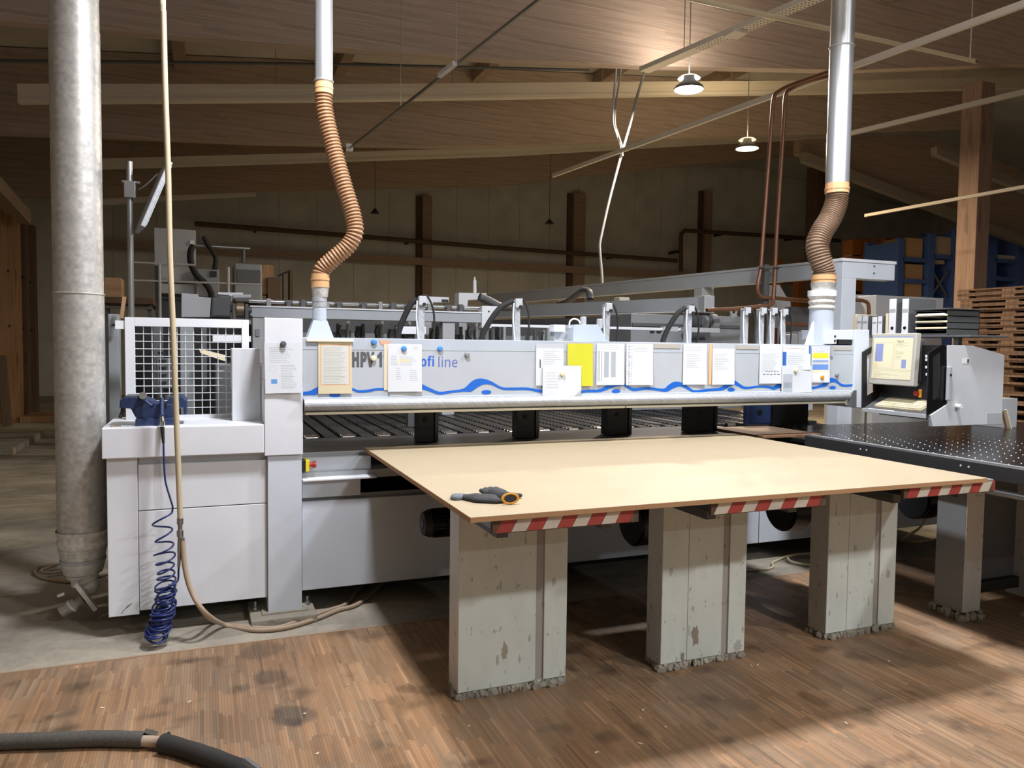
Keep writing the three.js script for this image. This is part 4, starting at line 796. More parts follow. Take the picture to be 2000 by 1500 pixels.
// right-hand feed table with angle fence
{
  const t = thing('feed_table', 'black feed table with rows of air nozzles right of the chipboard', 'table');
  mesh('top', bx(4.13, 7.2, 0.915, 0.945, -5.25, -1.9, 0.004), M.tableTop, t);
  const f = sub('angle_fence', t);
  mesh('profile', exXY([[4.05, 0.905], [4.13, 0.905], [4.13, 0.985], [4.12, 0.993], [4.06, 0.993], [4.05, 0.985]], -4.36, -1.9), std(0x38393a, { roughness: 0.4 }), f, 'dark grey fence bar');
  mesh('top_slot', bx(4.075, 4.105, 0.9925, 0.9945, -4.34, -1.92), M.greyPaint, f);
  for (const z of [-3.85, -3.8, -3.12, -3.07, -2.4]) mesh('screw', cyl([4.0485, 0.955, z], [4.0515, 0.955, z], 0.006, 0.006, 8), M.plasticWhite, f);
  const d = []; for (let x = 4.22; x < 5.7; x += 0.11) for (let z = -5.15; z < -2.0; z += 0.085) d.push(new THREE.SphereGeometry(0.0045, 7, 5).translate(x + (Math.round((z + 5.15) / 0.085) % 2) * 0.055, 0.9435, z));
  mesh('air_nozzle', d, M.plasticWhite, t, 'small white air nozzles').userData.kind = 'stuff';
  const l = sub('leg', t);
  mesh('post', bx(4.212, 4.36, 0.045, 0.9, -3.39, -3.19, 0.004), M.legEdge, l); mesh('side_sheet', bx(4.208, 4.212, 0.045, 0.9, -3.385, -3.195), M.greyPaint, l);
  mesh('back_sheet', bx(4.36, 4.95, 0.16, 0.9, -3.36, -3.34), M.greyDark, l); mesh('post', bx(4.86, 5.05, 0.045, 0.9, -3.39, -3.19, 0.004), M.legEdge, l);
  mesh('floor_beam', bx(4.36, 4.86, 0.1, 0.17, -3.4, -3.3, 0.004), M.black, l);
  mesh('mortar_foot', crumble(4.2, 4.37, 0, 0.05, -3.4, -3.18), M.concPad, t);
  mesh('side_tube', cyl([4.1, 0.83, -4.3], [4.1, 0.83, -1.9], 0.02, 0.02, 14), M.steel, t);
  mesh('wood_strip', bx(4.2, 4.24, 0.875, 0.9, -4.3, -1.9), M.woodRaw, t);
}
one('offcut_panel', bx(3.86, 4.42, 0.945, 0.962, -4.585, -4.86 - 0.35, 0.001), std(0x8f6a4c, { map: T.woodv, roughness: 0.6 }), 'brown offcut panel lying behind the right corner of the chipboard', 'panel');
// gloves left on the board
{
  const g = thing('work_glove', 'flat dark grey work glove with pale cuff on the chipboard', 'glove'), y = 0.967;
  const c = (px, py) => 0, P = [];
  const A = [0.982, 0.975, -3.054], B = [1.013, 0.978, -3.051], C = [1.052, 0.98, -3.005], D = [1.105, 0.98, -2.976], E = [1.147, 0.978, -2.984];
  mesh('cuff', blob([[...A, 0.026, ...B, 0.018], [A[0] + 0.005, A[1], A[2] - 0.03, 0.02, B[0], B[1], B[2] - 0.02, 0.018]], 0.006, 40).scale(1, 0.6, 1).translate(0, 0.3895, 0), M.gloveCuff, g, 'pale grey knitted cuff');
  const bones = [[...B, 0.022, ...C, 0.034], [...C, 0.034, ...D, 0.036], [C[0], C[1], C[2] + 0.03, 0.024, D[0], D[1], D[2] + 0.035, 0.024]];
  for (const [dz, l] of [[-0.03, 0.06], [-0.008, 0.072], [0.015, 0.07], [0.038, 0.055]]) bones.push([D[0], D[1], D[2] + dz, 0.014, D[0] + l, D[1] - 0.004, D[2] + dz * 1.2 + 0.012, 0.011]);
  bones.push([C[0], C[1], C[2] + 0.03, 0.014, C[0] + 0.06, C[1], C[2] + 0.075, 0.011]);
  mesh('hand', blob(bones, 0.006, 64).scale(1, 0.55, 1).translate(0, 0.4375, 0), M.glove, g);
}
{
  const g = thing('work_glove', 'crumpled dark grey work glove with orange hem on the chipboard', 'glove');
  const A = [1.161, 0.99, -2.961], B = [1.152, 0.99, -3.058];
  const bones = [[...A, 0.03, ...B, 0.032]];
  for (const [dx, dz, l] of [[-0.005, -0.03, 0.05], [0.02, -0.034, 0.055], [0.045, -0.03, 0.05], [-0.03, -0.012, 0.045]]) bones.push([B[0] + dx, B[1], B[2], 0.015, B[0] + dx - 0.015, B[1] + 0.01, B[2] + dz - l * 0.5, 0.0115]);
  bones.push([A[0], A[1], A[2], 0.026, A[0] + 0.045, A[1] - 0.004, A[2] - 0.01, 0.022], [A[0] + 0.03, A[1], A[2] - 0.03, 0.014, A[0] + 0.085, A[1] - 0.004, A[2] - 0.035, 0.011]);
  mesh('hand', blob(bones, 0.006, 64).scale(1, 0.8, 1).translate(0, 0.19, 0), M.glove, g);
  const O = [1.159, 0.99, -2.894];
  mesh('hem', new THREE.TorusGeometry(0.028, 0.0055, 8, 28).scale(1.15, 0.7, 1).rotateY(-0.1).rotateX(-0.25).translate(O[0], O[1] + 0.001, O[2] + 0.004), M.orange, g, 'orange hem');
  mesh('opening', new THREE.CircleGeometry(0.027, 24).scale(1.15, 0.7, 1).rotateY(-0.1).rotateX(-0.25).translate(O[0], O[1] + 0.001, O[2] + 0.002), M.black, g);
}
// wood chips and screws on the floor
for (const [i, p] of [[1.804, 0.003, -2.879], [1.812, 0.003, -2.71], [1.752, 0.003, -2.818], [2.574, 0.003, -3.096], [2.614, 0.003, -3.095], [1.638, 0.003, -2.631], [1.44, 0.003, -2.634], [1.032, 0.003, -3.011], [3.29, 0.003, -2.893], [0.396, 0.003, -3.364], [0.622, 0.003, -3.581], [-0.426, 0.003, -3.725], [-0.072, 0.003, -3.656], [0.403, 0.003, -3.012], [2.566, 0.003, -2.466]].entries())
  one('wood_splinter', tb(p, [rr(0.008, 0.022), 0.003, rr(0.004, 0.007)], [0, rr(0, 3), 0]), M.cream, 'tiny pale wood splinter on the parquet', 'splinter', 'splinters scattered on the parquet');

// ---------- control console at the right end of the beam ----------
function canvasTex(w, h, draw) { const c = document.createElement('canvas'); c.width = w; c.height = h; const x = c.getContext('2d'); draw(x, w, h); const t = new THREE.CanvasTexture(c); t.colorSpace = THREE.SRGBColorSpace; t.anisotropy = 4; return t; }
{
  const g = thing('control_console', 'grey control console with open black niche at the right end of the beam', 'console');
  const ZN = -3.962, ZFAR = -4.56;
  const prof = [[4.776, 1.595], [4.79, 1.153], [4.984, 1.23], [4.96, 1.655], [4.894, 1.654]];
  const win = [[4.818, 1.566], [4.886, 1.603], [4.904, 1.287], [4.835, 1.255]];
  const side = [[4.951, 1.655], [4.976, 1.231], [4.807, 1.153], [4.837, 1.072], [5.552, 1.07], [5.547, 1.589], [5.207, 1.654]];
  mesh('front_cheek', exXY(prof, ZN - 0.012, ZN, 0, [win]), M.blackGloss, g, 'black cheek plate with window');
  mesh('front_cheek', exXY(prof, ZFAR, ZFAR + 0.012, 0, [win]), M.black, g, 'black cheek plate with window');
  const xb = prof[3][0], xe = side[4][0], y0 = side[3][1], y1 = side[0][1];
  mesh('side_panel', exXY(side, -3.99, -3.955, 0.003), std(0xd6dadc, { map: T.paint, roughness: 0.4 }), g);
  mesh('body', exXY([[xb + 0.02, y0 + 0.03], [xe - 0.02, y0 + 0.03], [xe - 0.02, side[5][1] - 0.01], [side[6][0], y1 - 0.01], [xb + 0.02, y1 - 0.01]], ZFAR, -3.992), M.greyDark, g);
  mesh('back_panel', bx(xb + 0.005, xb + 0.02, y0 + 0.06, y1, ZFAR + 0.01, -3.98), M.black, g);
  mesh('tray', exXY([[4.79, 1.135], [4.79, 1.15], [xb + 0.02, 1.25], [xb + 0.02, 1.22]], ZFAR + 0.012, -3.975), M.greyDark, g);
  mesh('tray_lip', bx(4.783, 4.795, 1.128, 1.158, ZFAR + 0.012, -3.975, 0.003), M.greyMid, g);
  mesh('support_bar', cyl([4.86, 0.945, -4.58], [4.86, 1.16, -4.58], 0.008, 0.008, 10), M.steel, g);
  const hd = [4.957, 1.501, -3.94], hb = [4.981, 1.258, -3.94], hn = sub('door_handle', g);
  mesh('grip', bx(hd[0] - 0.012, hd[0] + 0.022, hb[1], hd[1], -3.955, -3.93, 0.006), M.greyMid, hn); mesh('lock', cyl([hd[0] + 0.005, hd[1] - 0.06, -3.93], [hd[0] + 0.005, hd[1] - 0.06, -3.926], 0.009, 0.009, 12), M.black, hn);
  const kn = [5.065, 1.214, -3.955]; mesh('knob', cyl([kn[0], kn[1], -3.955], [kn[0], kn[1], -3.915], 0.018, 0.016, 18), M.plasticWhite, g, 'white round knob');
  mesh('rating_plate', bx(5.108, 5.182, 1.523, 1.56, -3.955, -3.953), M.plasticWhite, g); mesh('rating_mark', bx(5.153, 5.174, 1.527, 1.556, -3.953, -3.9525), M.greyInk, g);
  mesh('cover_plate', bx(5.385, 5.55, 1.073, 1.154, -3.956, -3.9525), M.greyMid, g);
  // push buttons on the back panel, right of the screen
  for (const p of [[5.06, 1.597, -4.215], [5.06, 1.57, -4.214], [5.06, 1.543, -4.213], [5.06, 1.519, -4.212], [5.06, 1.493, -4.206], [5.06, 1.466, -4.205], [5.06, 1.443, -4.204], [5.06, 1.416, -4.203], [5.06, 1.389, -4.202], [5.06, 1.362, -4.2], [5.06, 1.571, -4.131], [5.06, 1.545, -4.13], [5.06, 1.491, -4.128], [5.06, 1.438, -4.121]]) mesh('push_button', bx(xb - 0.006, xb + 0.006, p[1] - 0.01, p[1] + 0.01, p[2] - 0.01, p[2] + 0.01, 0.003), M.plasticWhite, g);
  const rb = [5.04, 1.293, -4.189]; mesh('stop_button', [cyl([xb + 0.006, rb[1], rb[2]], [xb - 0.03, rb[1], rb[2]], 0.014, 0.02, 16)], M.red, g, 'red stop button'); mesh('lamp_button', bx(xb - 0.012, xb + 0.006, rb[1] - 0.03, rb[1] + 0.03, rb[2] + 0.005, rb[2] + 0.028, 0.004), M.orange, g, 'orange button plate');
  mesh('top_shelf', bx(5.1, 5.5, 1.715, 1.73, -4.9, -3.9, 0.003), M.greyDark, g);
  mesh('shelf_bracket', [bx(5.14, 5.18, 1.5, 1.715, -4.5, -4.46), bx(5.14, 5.18, 1.5, 1.715, -4.06, -4.02)], M.greyDark, g);
  // screen
  const s = sub('monitor', g), za = -4.553, zc = -4.146, ya = 1.346, yb = 1.741;
  mesh('bezel', tb([4.885, (ya + yb) / 2, (za + zc) / 2], [0.05, yb - ya, zc - za], [0, 0, -0.05], 0.008), std(0xb9b7ac, { roughness: 0.5 }), s);
  mesh('housing', tb([4.95, (ya + yb) / 2 - 0.01, (za + zc) / 2], [0.09, (yb - ya) * 0.85, (zc - za) * 0.85], [0, 0, -0.05], 0.02), M.trayBlack, s);
  const st = canvasTex(320, 280, (c, w, h) => {
    c.fillStyle = '#d9d4b4'; c.fillRect(0, 0, w, h); c.fillStyle = '#8d94b8'; c.fillRect(0, 0, w, 8);
    c.fillStyle = '#8490bc'; c.fillRect(18, 48, 66, 118); c.fillRect(240, 150, 36, 56);
    c.strokeStyle = '#b5a878'; c.lineWidth = 2; c.strokeRect(8, 40, 158, 168); c.beginPath(); c.moveTo(176, 30); c.lineTo(176, 214); c.moveTo(0, 216); c.lineTo(w, 216); c.moveTo(0, 226); c.lineTo(w, 226); c.stroke();
    c.fillStyle = '#a59a70'; for (let i = 0; i < 6; i++) c.fillRect(184, 24 + i * 9, 30 + (i * 37) % 80, 2); for (let i = 0; i < 7; i++) c.fillRect(186, 92 + i * 9, 20 + (i * 53) % 60, 2); for (let i = 0; i < 5; i++) c.fillRect(14, 236 + i * 8, 60 + (i * 71) % 200, 2);
    c.fillStyle = '#c59a7a'; for (let i = 0; i < 4; i++) c.fillRect(16, 178 + i * 7, 22 + i * 4, 2); c.fillStyle = '#5a5a4a'; c.font = '26px sans-serif'; c.fillText('3πr?', 196, 44);
  });
  st.repeat.set(1, 1);
  const sg = new THREE.PlaneGeometry(zc - za - 0.05, yb - ya - 0.07).rotateY(-Math.PI / 2); sg.userData.keep = true; sg.deleteAttribute && 0;
  sg.applyMatrix4(new THREE.Matrix4().makeRotationZ(-0.05)).translate(4.858, (ya + yb) / 2 + 0.012, (za + zc) / 2);
  mesh('screen', sg, new THREE.MeshStandardMaterial({ map: st, emissiveMap: st, emissive: 0xffffff, emissiveIntensity: 0.16, roughness: 0.35 }), s, 'pale yellow screen with two blue rectangles');
}
{ // keyboard on the tray
  const g = thing('keyboard', 'beige keyboard on the console tray below the screen', 'keyboard');
  const x0 = 4.81, x1 = 5.0, z0 = -4.46, z1 = -4.04, tilt = Math.atan2(0.1, 0.26), yAt = (x) => 1.152 + (x - 4.79) * 0.37;
  mesh('body', tb([(x0 + x1) / 2, yAt((x0 + x1) / 2) + 0.012, (z0 + z1) / 2], [x1 - x0, 0.02, z1 - z0], [0, 0, tilt], 0.004), std(0xb9b197, { roughness: 0.6 }), g);
  for (let r = 0; r < 6; r++) { const x = x0 + 0.018 + r * 0.027, ks = []; for (let k = 0; k < 20; k++) { const z = z0 + 0.014 + k * 0.0205; ks.push(tb([x, yAt(x) + 0.026, z], [0.02, 0.009, 0.0165], [0, 0, tilt])); } mesh('key_row', ks, r === 5 ? std(0x8d8870, { roughness: 0.6 }) : M.cream, g); }
}
one('paper_strip', tb([4.795, 1.148, -4.368], [0.003, 0.03, 0.24], [0, 0, 0.5]), M.paperPlain, 'white paper strip hanging over the tray lip', 'paper');
// binders on the shelf behind the screen
{
  const X = 5.16, yb = 1.7305;
  const list = [[-5.039, -5.005, 1.914, 'cream', 'thin cream folder leftmost on the console shelf'], [-4.994, -4.939, 1.903, 'w', 'short white-spined binder left of its twin beside the cream folder'], [-4.934, -4.874, 1.901, 'w', 'short white-spined binder right of its twin beside the cream folder'], [-4.832, -4.779, 1.89, 'w', 'short white-spined binder just behind the top left of the screen'], [-4.774, -4.728, 1.893, 'w', 'short white-spined binder next to the cream card'], [-4.697, -4.677, 1.911, 'cream', 'thin cream card folder left of the tall binders'], [-4.664, -4.594, 2.029, 't', 'tall white-spined binder left of the other tall one'], [-4.54, -4.478, 2.023, 't', 'tall white-spined binder nearest the letter trays']];
  for (const [z0, z1, y1, k, label] of list) {
    const b = thing('binder', label, 'binder', 'binders on the console shelf');
    mesh('cover', bx(X + 0.002, X + (k === 't' ? 0.29 : 0.24), yb, y1, z0, z1 + (k === 't' ? 0.004 : 0.002), 0.002), k === 'cream' ? M.cream : M.greyDark, b);
    if (k !== 'cream') { mesh('spine_label', bx(X, X + 0.002, yb + 0.004, y1 - 0.003, z0 + 0.002, z1 - 0.002), M.plasticWhite, b);
      mesh('spine_print', bx(X - 0.0006, X, yb + (y1 - yb) * 0.62, yb + (y1 - yb) * 0.72, z0 + 0.006, z1 - 0.006), M.greyMid, b);
      if (k === 't') mesh('finger_hole', cyl([X - 0.001, yb + 0.06, (z0 + z1) / 2], [X + 0.001, yb + 0.06, (z0 + z1) / 2], 0.014, 0.014, 16), M.black, b); }
  }
}
{ // stack of letter trays
  const g = thing('letter_trays', 'stack of black letter trays beside the binders', 'trays');
  const X = 5.16, z0 = -4.408, z1 = -4.132, yT = 1.923, n = 4, yb = 1.73, h = (yT - yb) / n;
  const X2 = X + 0.34;
  for (let i = 0; i < n; i++) { const y = yb + i * h;
    mesh('tray', [bx(X, X2, y, y + 0.004, z0, z1), bx(X, X2, y, y + h - 0.003, z1 - 0.005, z1), bx(X, X2, y, y + h - 0.003, z0, z0 + 0.005), bx(X2 - 0.005, X2, y, y + h - 0.003, z0, z1)], M.trayBlack, g);
    mesh('front_lip', bx(X - 0.006, X, y, y + 0.014, z0, z1, 0.002), i ? M.cream : M.trayBlack, g); }
  mesh('lid', bx(X - 0.02, X2 + 0.02, yT, yT + 0.01, z0 - 0.01, z1 + 0.02, 0.003), M.trayBlack, g);
  const ym = yb + 3 * h;
  one('paper_stack', [bx(X - 0.01, X2 - 0.05, ym + 0.006, ym + 0.022, z0 + 0.02, z1 - 0.02, 0.002)], M.paperPlain, 'sheaf of white paper in the top letter tray', 'paper');
  one('paper_stack', [bx(X - 0.008, X2 - 0.05, yb + 2 * h + 0.006, yb + 2 * h + 0.012, z0 + 0.01, z1 - 0.02, 0.002)], M.cream, 'thin cream papers in the third letter tray', 'paper');
}

// ---------- papers and magnets on the beam ----------
const lines = (c, x, y, w, n, dy, col = '#9aa0a4', jag = 0.35) => { c.fillStyle = col; for (let i = 0; i < n; i++) c.fillRect(x, y + i * dy, w * (1 - jag * hash(i, n, 7)), Math.max(1, dy * 0.22)); };
function paper(label, r, z, draw, o = {}) {          // r = [x0, x1, y0, y1]
  const w = r[1] - r[0], h = r[3] - r[2], g = new THREE.PlaneGeometry(w, h, 6, 10), p = g.attributes.position, cv = o.curl ?? 0.006;
  for (let i = 0; i < p.count; i++) { const u = p.getX(i) / w + 0.5, v = 0.5 - p.getY(i) / h; p.setZ(i, cv * v * v * (0.5 + 0.8 * u * u) + 0.0012 * Math.sin(u * 5 + v * 3)); }
  g.rotateZ(o.rot ?? 0); g.computeVertexNormals(); g.userData.keep = true;
  g.translate((r[0] + r[1]) / 2, (r[2] + r[3]) / 2, z + 0.0025);
  const t = canvasTex(176, Math.round(176 * h / w), (c, W, H) => { c.fillStyle = o.bg ?? '#d4dade'; c.fillRect(0, 0, W, H); draw(c, W, H); });
  return one('paper_sheet', g, new THREE.MeshStandardMaterial({ map: t, roughness: 0.65, side: THREE.DoubleSide }), label, 'paper', o.group);
}
const ZP = -4.567;
paper('creased notice with small blue square on the steel post', [0.32, 0.526, 1.327, 1.614], -4.558, (c, W, H) => { lines(c, 22, 22, W - 60, 9, 9); c.strokeStyle = '#aab0b4'; c.strokeRect(22, H * 0.45, 26, 28); c.fillStyle = '#5e97d6'; c.fillRect(28, H * 0.72, 28, 22); lines(c, 74, H * 0.44, W - 100, 8, 8); lines(c, 74, H * 0.7, W - 100, 7, 8); }, { rot: 0.015, curl: 0.012 });
paper('yellowed notice in an orange frame near the HPV lettering', [0.617, 0.812, 1.32, 1.623], ZP, (c, W, H) => { c.fillStyle = '#d6cba9'; c.fillRect(0, 0, W, H); c.fillStyle = '#d0d3cc'; c.fillRect(14, 16, W - 28, H - 60); c.strokeStyle = '#d9a878'; c.lineWidth = 5; c.strokeRect(14, 16, W - 28, H - 62); lines(c, 26, 30, W - 54, 25, 8, '#9b9c96', 0.3); });
{ const st = one('clip_rail', bx(0.55, 0.821, 1.622, 1.64, ZF + 0.002, ZF + 0.014, 0.004), std(0xe9e4d2, { roughness: 0.4 }), 'clear plastic clip rail above the orange framed notice', 'rail'); }
one('paper_folder', bx(1.005, 1.163, 1.337, 1.612, ZF + 0.0016, ZF + 0.004), std(0xe6dcc0, { roughness: 0.7 }), 'cream folder behind the white sheet beside the lettering', 'folder');
one('paper_sleeve', bx(1.036, 1.233, 1.299, 1.324, ZF + 0.0016, ZF + 0.005), std(0xb9bcbd, { roughness: 0.4 }), 'grey sleeve bottom peeking out below the white sheet', 'sleeve');
paper('white form with yellow mark covering part of the lettering', [1.027, 1.236, 1.327, 1.616], ZP + 0.004, (c, W, H) => { c.fillStyle = '#f2dcae'; c.fillRect(50, H * 0.32, 66, 14); lines(c, 14, H * 0.25, 40, 6, 9, '#a2a8ae'); lines(c, 60, H * 0.27, 90, 5, 10, '#a2a8ae'); lines(c, 40, H * 0.5, 30, 6, 11, '#a6acb2'); lines(c, 110, H * 0.55, 50, 6, 10, '#a6acb2'); lines(c, 130, 16, 30, 2, 8, '#9aa0a6'); });
one('card_piece', exXY([[0, 0], [0.07, 0], [0.06, -0.022], [0.035, -0.034], [0.012, -0.022]].map(([a, b]) => [0.974 + a, 1.636 + b]).reverse(), ZF + 0.0016, ZF + 0.003), std(0xd3a888, { roughness: 0.7 }), 'small torn brown card at the top of the beam', 'card');
paper('faintly printed form half under the white square sheet', [1.999, 2.197, 1.356, 1.63], ZP, (c, W, H) => { c.fillStyle = '#bcc3c9'; c.fillRect(0, 0, W, 26); lines(c, 50, 44, 110, 10, 12, '#a9b0b6', 0.5); c.strokeStyle = '#a3abb1'; c.beginPath(); c.moveTo(44, 0); c.lineTo(44, H); c.moveTo(0, 32); c.lineTo(W, 32); c.stroke(); c.fillStyle = '#55585c'; c.fillRect(22, H * 0.38, 8, H * 0.2); });
paper('bright yellow sheet on the beam', [2.224, 2.414, 1.35, 1.633], ZP, (c, W, H) => { c.fillStyle = '#d2c434'; c.fillRect(0, 0, W, H); c.fillStyle = '#cccd2a'; c.fillRect(6, 6, W - 12, H - 12); });
paper('table sheet with grey columns right of the yellow sheet', [2.441, 2.653, 1.355, 1.636], ZP, (c, W, H) => { for (const x of [8, 16, 30]) { c.fillStyle = '#98a0a7'; c.fillRect(x, 40, 4, H - 60); } c.fillStyle = '#a9b1b8'; c.fillRect(48, 46, 30, H - 90); c.fillRect(92, 46, 30, H - 90); lines(c, 10, 12, 150, 3, 9, '#a9b0b6'); });
paper('table sheet with a dotted left margin on the beam', [2.669, 2.88, 1.353, 1.638], ZP, (c, W, H) => { for (let i = 0; i < 26; i++) { c.fillStyle = hash(i, 3, 5) > 0.4 ? '#8f98a0' : '#b3babf'; c.fillRect(10 + 6 * hash(i, 1, 2), 14 + i * 9, 12, 5); c.fillRect(34, 14 + i * 9, 4, 5); } lines(c, 50, 18, 100, 4, 9, '#b0b7bc'); });
paper('square white sheet with folded corner overlapping the yellow one', [2.044, 2.324, 1.287, 1.487], ZP + 0.008, (c, W, H) => { lines(c, 16, 30, 60, 6, 12, '#b9bfc4'); c.fillStyle = '#a9b1b8'; c.beginPath(); c.moveTo(W, H - 26); c.lineTo(W - 32, H); c.lineTo(W, H); c.fill(); }, { rot: -0.01 });
paper('white form left of the orange-edged one on the beam', [3.127, 3.326, 1.353, 1.64], ZP, (c, W, H) => { lines(c, 10, 20, 150, 3, 10, '#b0b7bd'); lines(c, 24, 66, 120, 8, 11, '#a4abb2', 0.5); });
one('folder_edge', bx(3.348, 3.374, 1.352, 1.641, ZF + 0.0016, ZF + 0.0036), std(0xe6b98a, { roughness: 0.6 }), 'orange folder edge beside a white form', 'folder');
paper('white form beside the orange folder edge', [3.374, 3.566, 1.351, 1.643], ZP, (c, W, H) => { lines(c, 14, 70, 130, 10, 11, '#a6adb4', 0.5); c.fillStyle = '#bac1c7'; c.fillRect(0, 0, W, 30); });
paper('form with two handwritten lines near its foot', [3.791, 4.009, 1.355, 1.644], ZP, (c, W, H) => { lines(c, 20, 60, 130, 9, 12, '#a9b0b6', 0.4); c.fillStyle = '#4c5056'; for (let i = 0; i < 5; i++) { c.fillRect(50 + i * 20, H * 0.67 + 3 * hash(i, 1, 1), 12, 4); c.fillRect(30 + i * 26, H * 0.75 + 3 * hash(i, 2, 1), 17, 4); } });
paper('blue-edged form with a handwritten title strip', [4.002, 4.265, 1.458, 1.639], ZP + 0.003, (c, W, H) => { c.fillStyle = '#2a63b8'; c.fillRect(0, 32, 22, 120); c.fillRect(W - 10, 0, 10, 40); c.fillStyle = '#e9e6dc'; c.fillRect(4, 0, W - 18, 32); c.fillStyle = '#6a6f78'; for (let i = 0; i < 12; i++) c.fillRect(14 + i * 11, 12 + 6 * hash(i, 4, 4), 8, 2); lines(c, 32, 52, 110, 8, 10, '#a4abb2'); });
paper('white sheet with a grey table and round magnet near the right end', [3.993, 4.276, 1.288, 1.489], ZP + 0.008, (c, W, H) => { c.fillStyle = '#b4bcc3'; c.fillRect(8, 40, 56, 100); c.fillStyle = '#98a3ac'; c.fillRect(12, 78, 48, 26); });
paper('sheet with yellow and blue bars near the right end of the beam', [4.277, 4.457, 1.36, 1.637], ZP, (c, W, H) => { lines(c, 40, 40, 90, 2, 12, '#b9bdc0'); c.fillStyle = '#e8e03a'; c.fillRect(12, H * 0.19, W - 24, H * 0.14); c.fillStyle = '#6a93d4'; c.fillRect(12, H * 0.39, W - 24, H * 0.035); c.fillStyle = '#c3c1ba'; c.fillRect(12, H * 0.43, W - 24, H * 0.04); c.fillStyle = '#6a93d4'; c.fillRect(12, H * 0.5, W - 24, H * 0.15); c.fillStyle = '#efe0b4'; c.fillRect(8, H * 0.67, W - 16, H * 0.05); c.fillStyle = '#e6e6e4'; c.fillRect(8, H * 0.73, W - 16, H * 0.22); });
for (const [p, m, zo, txt] of [[[0.421, 1.608, -4.556], M.greyDark, 0.004, 'dark round magnet holding the notice on the post'], [[0.943, 1.626, -4.57], M.magnetBlue, 0, 'blue round magnet above the HPV lettering'], [[1.124, 1.588, -4.57], M.magnetBlue, 0.007, 'blue round magnet on the white form'], [[1.353, 1.59, -4.57], M.magnetBlue, 0, 'blue round magnet above the word line'], [[1.529, 1.553, -4.57], M.greyPaint, 0, 'small grey round magnet right of the word line'], [[0.94, 1.528, -4.57], M.cream, 0.001, 'cream round magnet on the letter V'], [[2.184, 1.433, -4.57], M.cream, 0.012, 'cream magnet on the square white sheet'], [[4.121, 1.454, -4.57], M.cream, 0.012, 'cream magnet on the sheet with grey table'], [[4.386, 1.399, -4.57], M.orange, 0.004, 'orange magnet on the sheet with coloured bars'], [[4.538, 1.418, -4.57], M.greyPaint, 0, 'grey magnet at the right end of the beam']])
  one('round_magnet', lathe([[0, 0.012], [0.012, 0.012], [0.0165, 0.009], [0.0175, 0]], [0, 0, 0], 20).rotateX(Math.PI / 2).translate(p[0], p[1], p[2] + zo + 0.002), m, txt, 'magnet', 'magnets on the saw');

// ---------- machinery behind the beam ----------
{ // feed rail with its drive
  const g = thing('feed_rail', 'long grey feed rail with drive pulley behind the left half of the beam', 'rail');
  const z = -7, x0 = 0.372, x1 = 2.505, y1 = 1.929, y0 = 1.827;
  mesh('beam', exXY([[x0, y0 + 0.02], [x0 + 0.03, y0], [x1, y0], [x1, y1 - 0.015], [x0, y1 - 0.015]], z - 0.12, z, 0.004), M.greyRail, g);
  mesh('top_flange', bx(x0, x1, y1 - 0.013, y1, z - 0.13, z + 0.01), M.white, g);
  mesh('shaft', cyl([x0, y1 + 0.04, z - 0.04], [x1, y1 + 0.04, z - 0.04], 0.012, 0.012, 10), M.steel, g);
  mesh('rear_rail', bx(x0, x1, y1 + 0.03, y1 + 0.06, z - 0.18, z - 0.14), M.greyMid, g);
  for (let i = 0; i < 12; i++) { const x = x0 + 0.15 + i * 0.16 + rr(-0.04, 0.04); mesh('fitting', [bx(x - 0.02, x + 0.02, y1, y1 + rr(0.04, 0.07), z - 0.06, z - 0.01, 0.004), cyl([x - 0.035, y1 + 0.04, z - 0.04], [x + 0.035, y1 + 0.04, z - 0.04], 0.02, 0.02, 12)], i % 3 ? M.greyDark : M.steel, g); }
  mesh('end_bracket', [bx(x1 - 0.02, x1 + 0.08, y0 - 0.05, y1 + 0.06, z - 0.1, z + 0.015, 0.004), bx(x1 + 0.08, x1 + 0.14, y1 - 0.03, y1 + 0.06, z - 0.1, z + 0.015, 0.004)], M.white, g);
  for (let i = 0; i < 2; i++) mesh('bolt', cyl([x1 + 0.05, y0 + 0.02 + i * 0.09, z + 0.014], [x1 + 0.05, y0 + 0.02 + i * 0.09, z + 0.02], 0.009, 0.009, 8), M.black, g);
  const px = 0.286, py = 1.889;
  mesh('pulley', [cyl([px - 0.025, py, -6.98], [px + 0.035, py, -6.98], 0.06, 0.06, 24)], std(0x8f8069, { roughness: 0.4, metalness: 0.6 }), g);
  mesh('bearing', [bx(px - 0.06, px - 0.03, py - 0.09, py + 0.05, -7.03, -6.93, 0.006), bx(px + 0.04, px + 0.07, py - 0.09, py + 0.05, -7.03, -6.93, 0.006), cyl([px - 0.09, py, -6.98], [px + 0.1, py, -6.98], 0.022, 0.022, 14)], M.greyDark, g);
  mesh('base_plate', bx(px - 0.12, px + 0.12, py - 0.12, py - 0.09, -7.06, -6.9), M.greyMid, g);
  mesh('bracket_beam', exXY([[0.117, 2.033], [0.318, 2.036], [0.318, 2.019], [0.236, 2.012], [0.231, 1.964], [0.215, 1.963], [0.207, 2.011], [0.117, 2.016]].reverse(), -7.1, -7.0), M.white, g);
  mesh('sensor', cyl([0.235, 1.997, -6.98], [0.379, 2.002, -6.98], 0.02, 0.02, 12), M.greyMid, g);
  for (const x of [x0 + 0.3, x1 - 0.4]) mesh('rail_leg', bx(x, x + 0.12, 0.945, y0, z - 0.12, z - 0.02), M.greyMid, g);
}
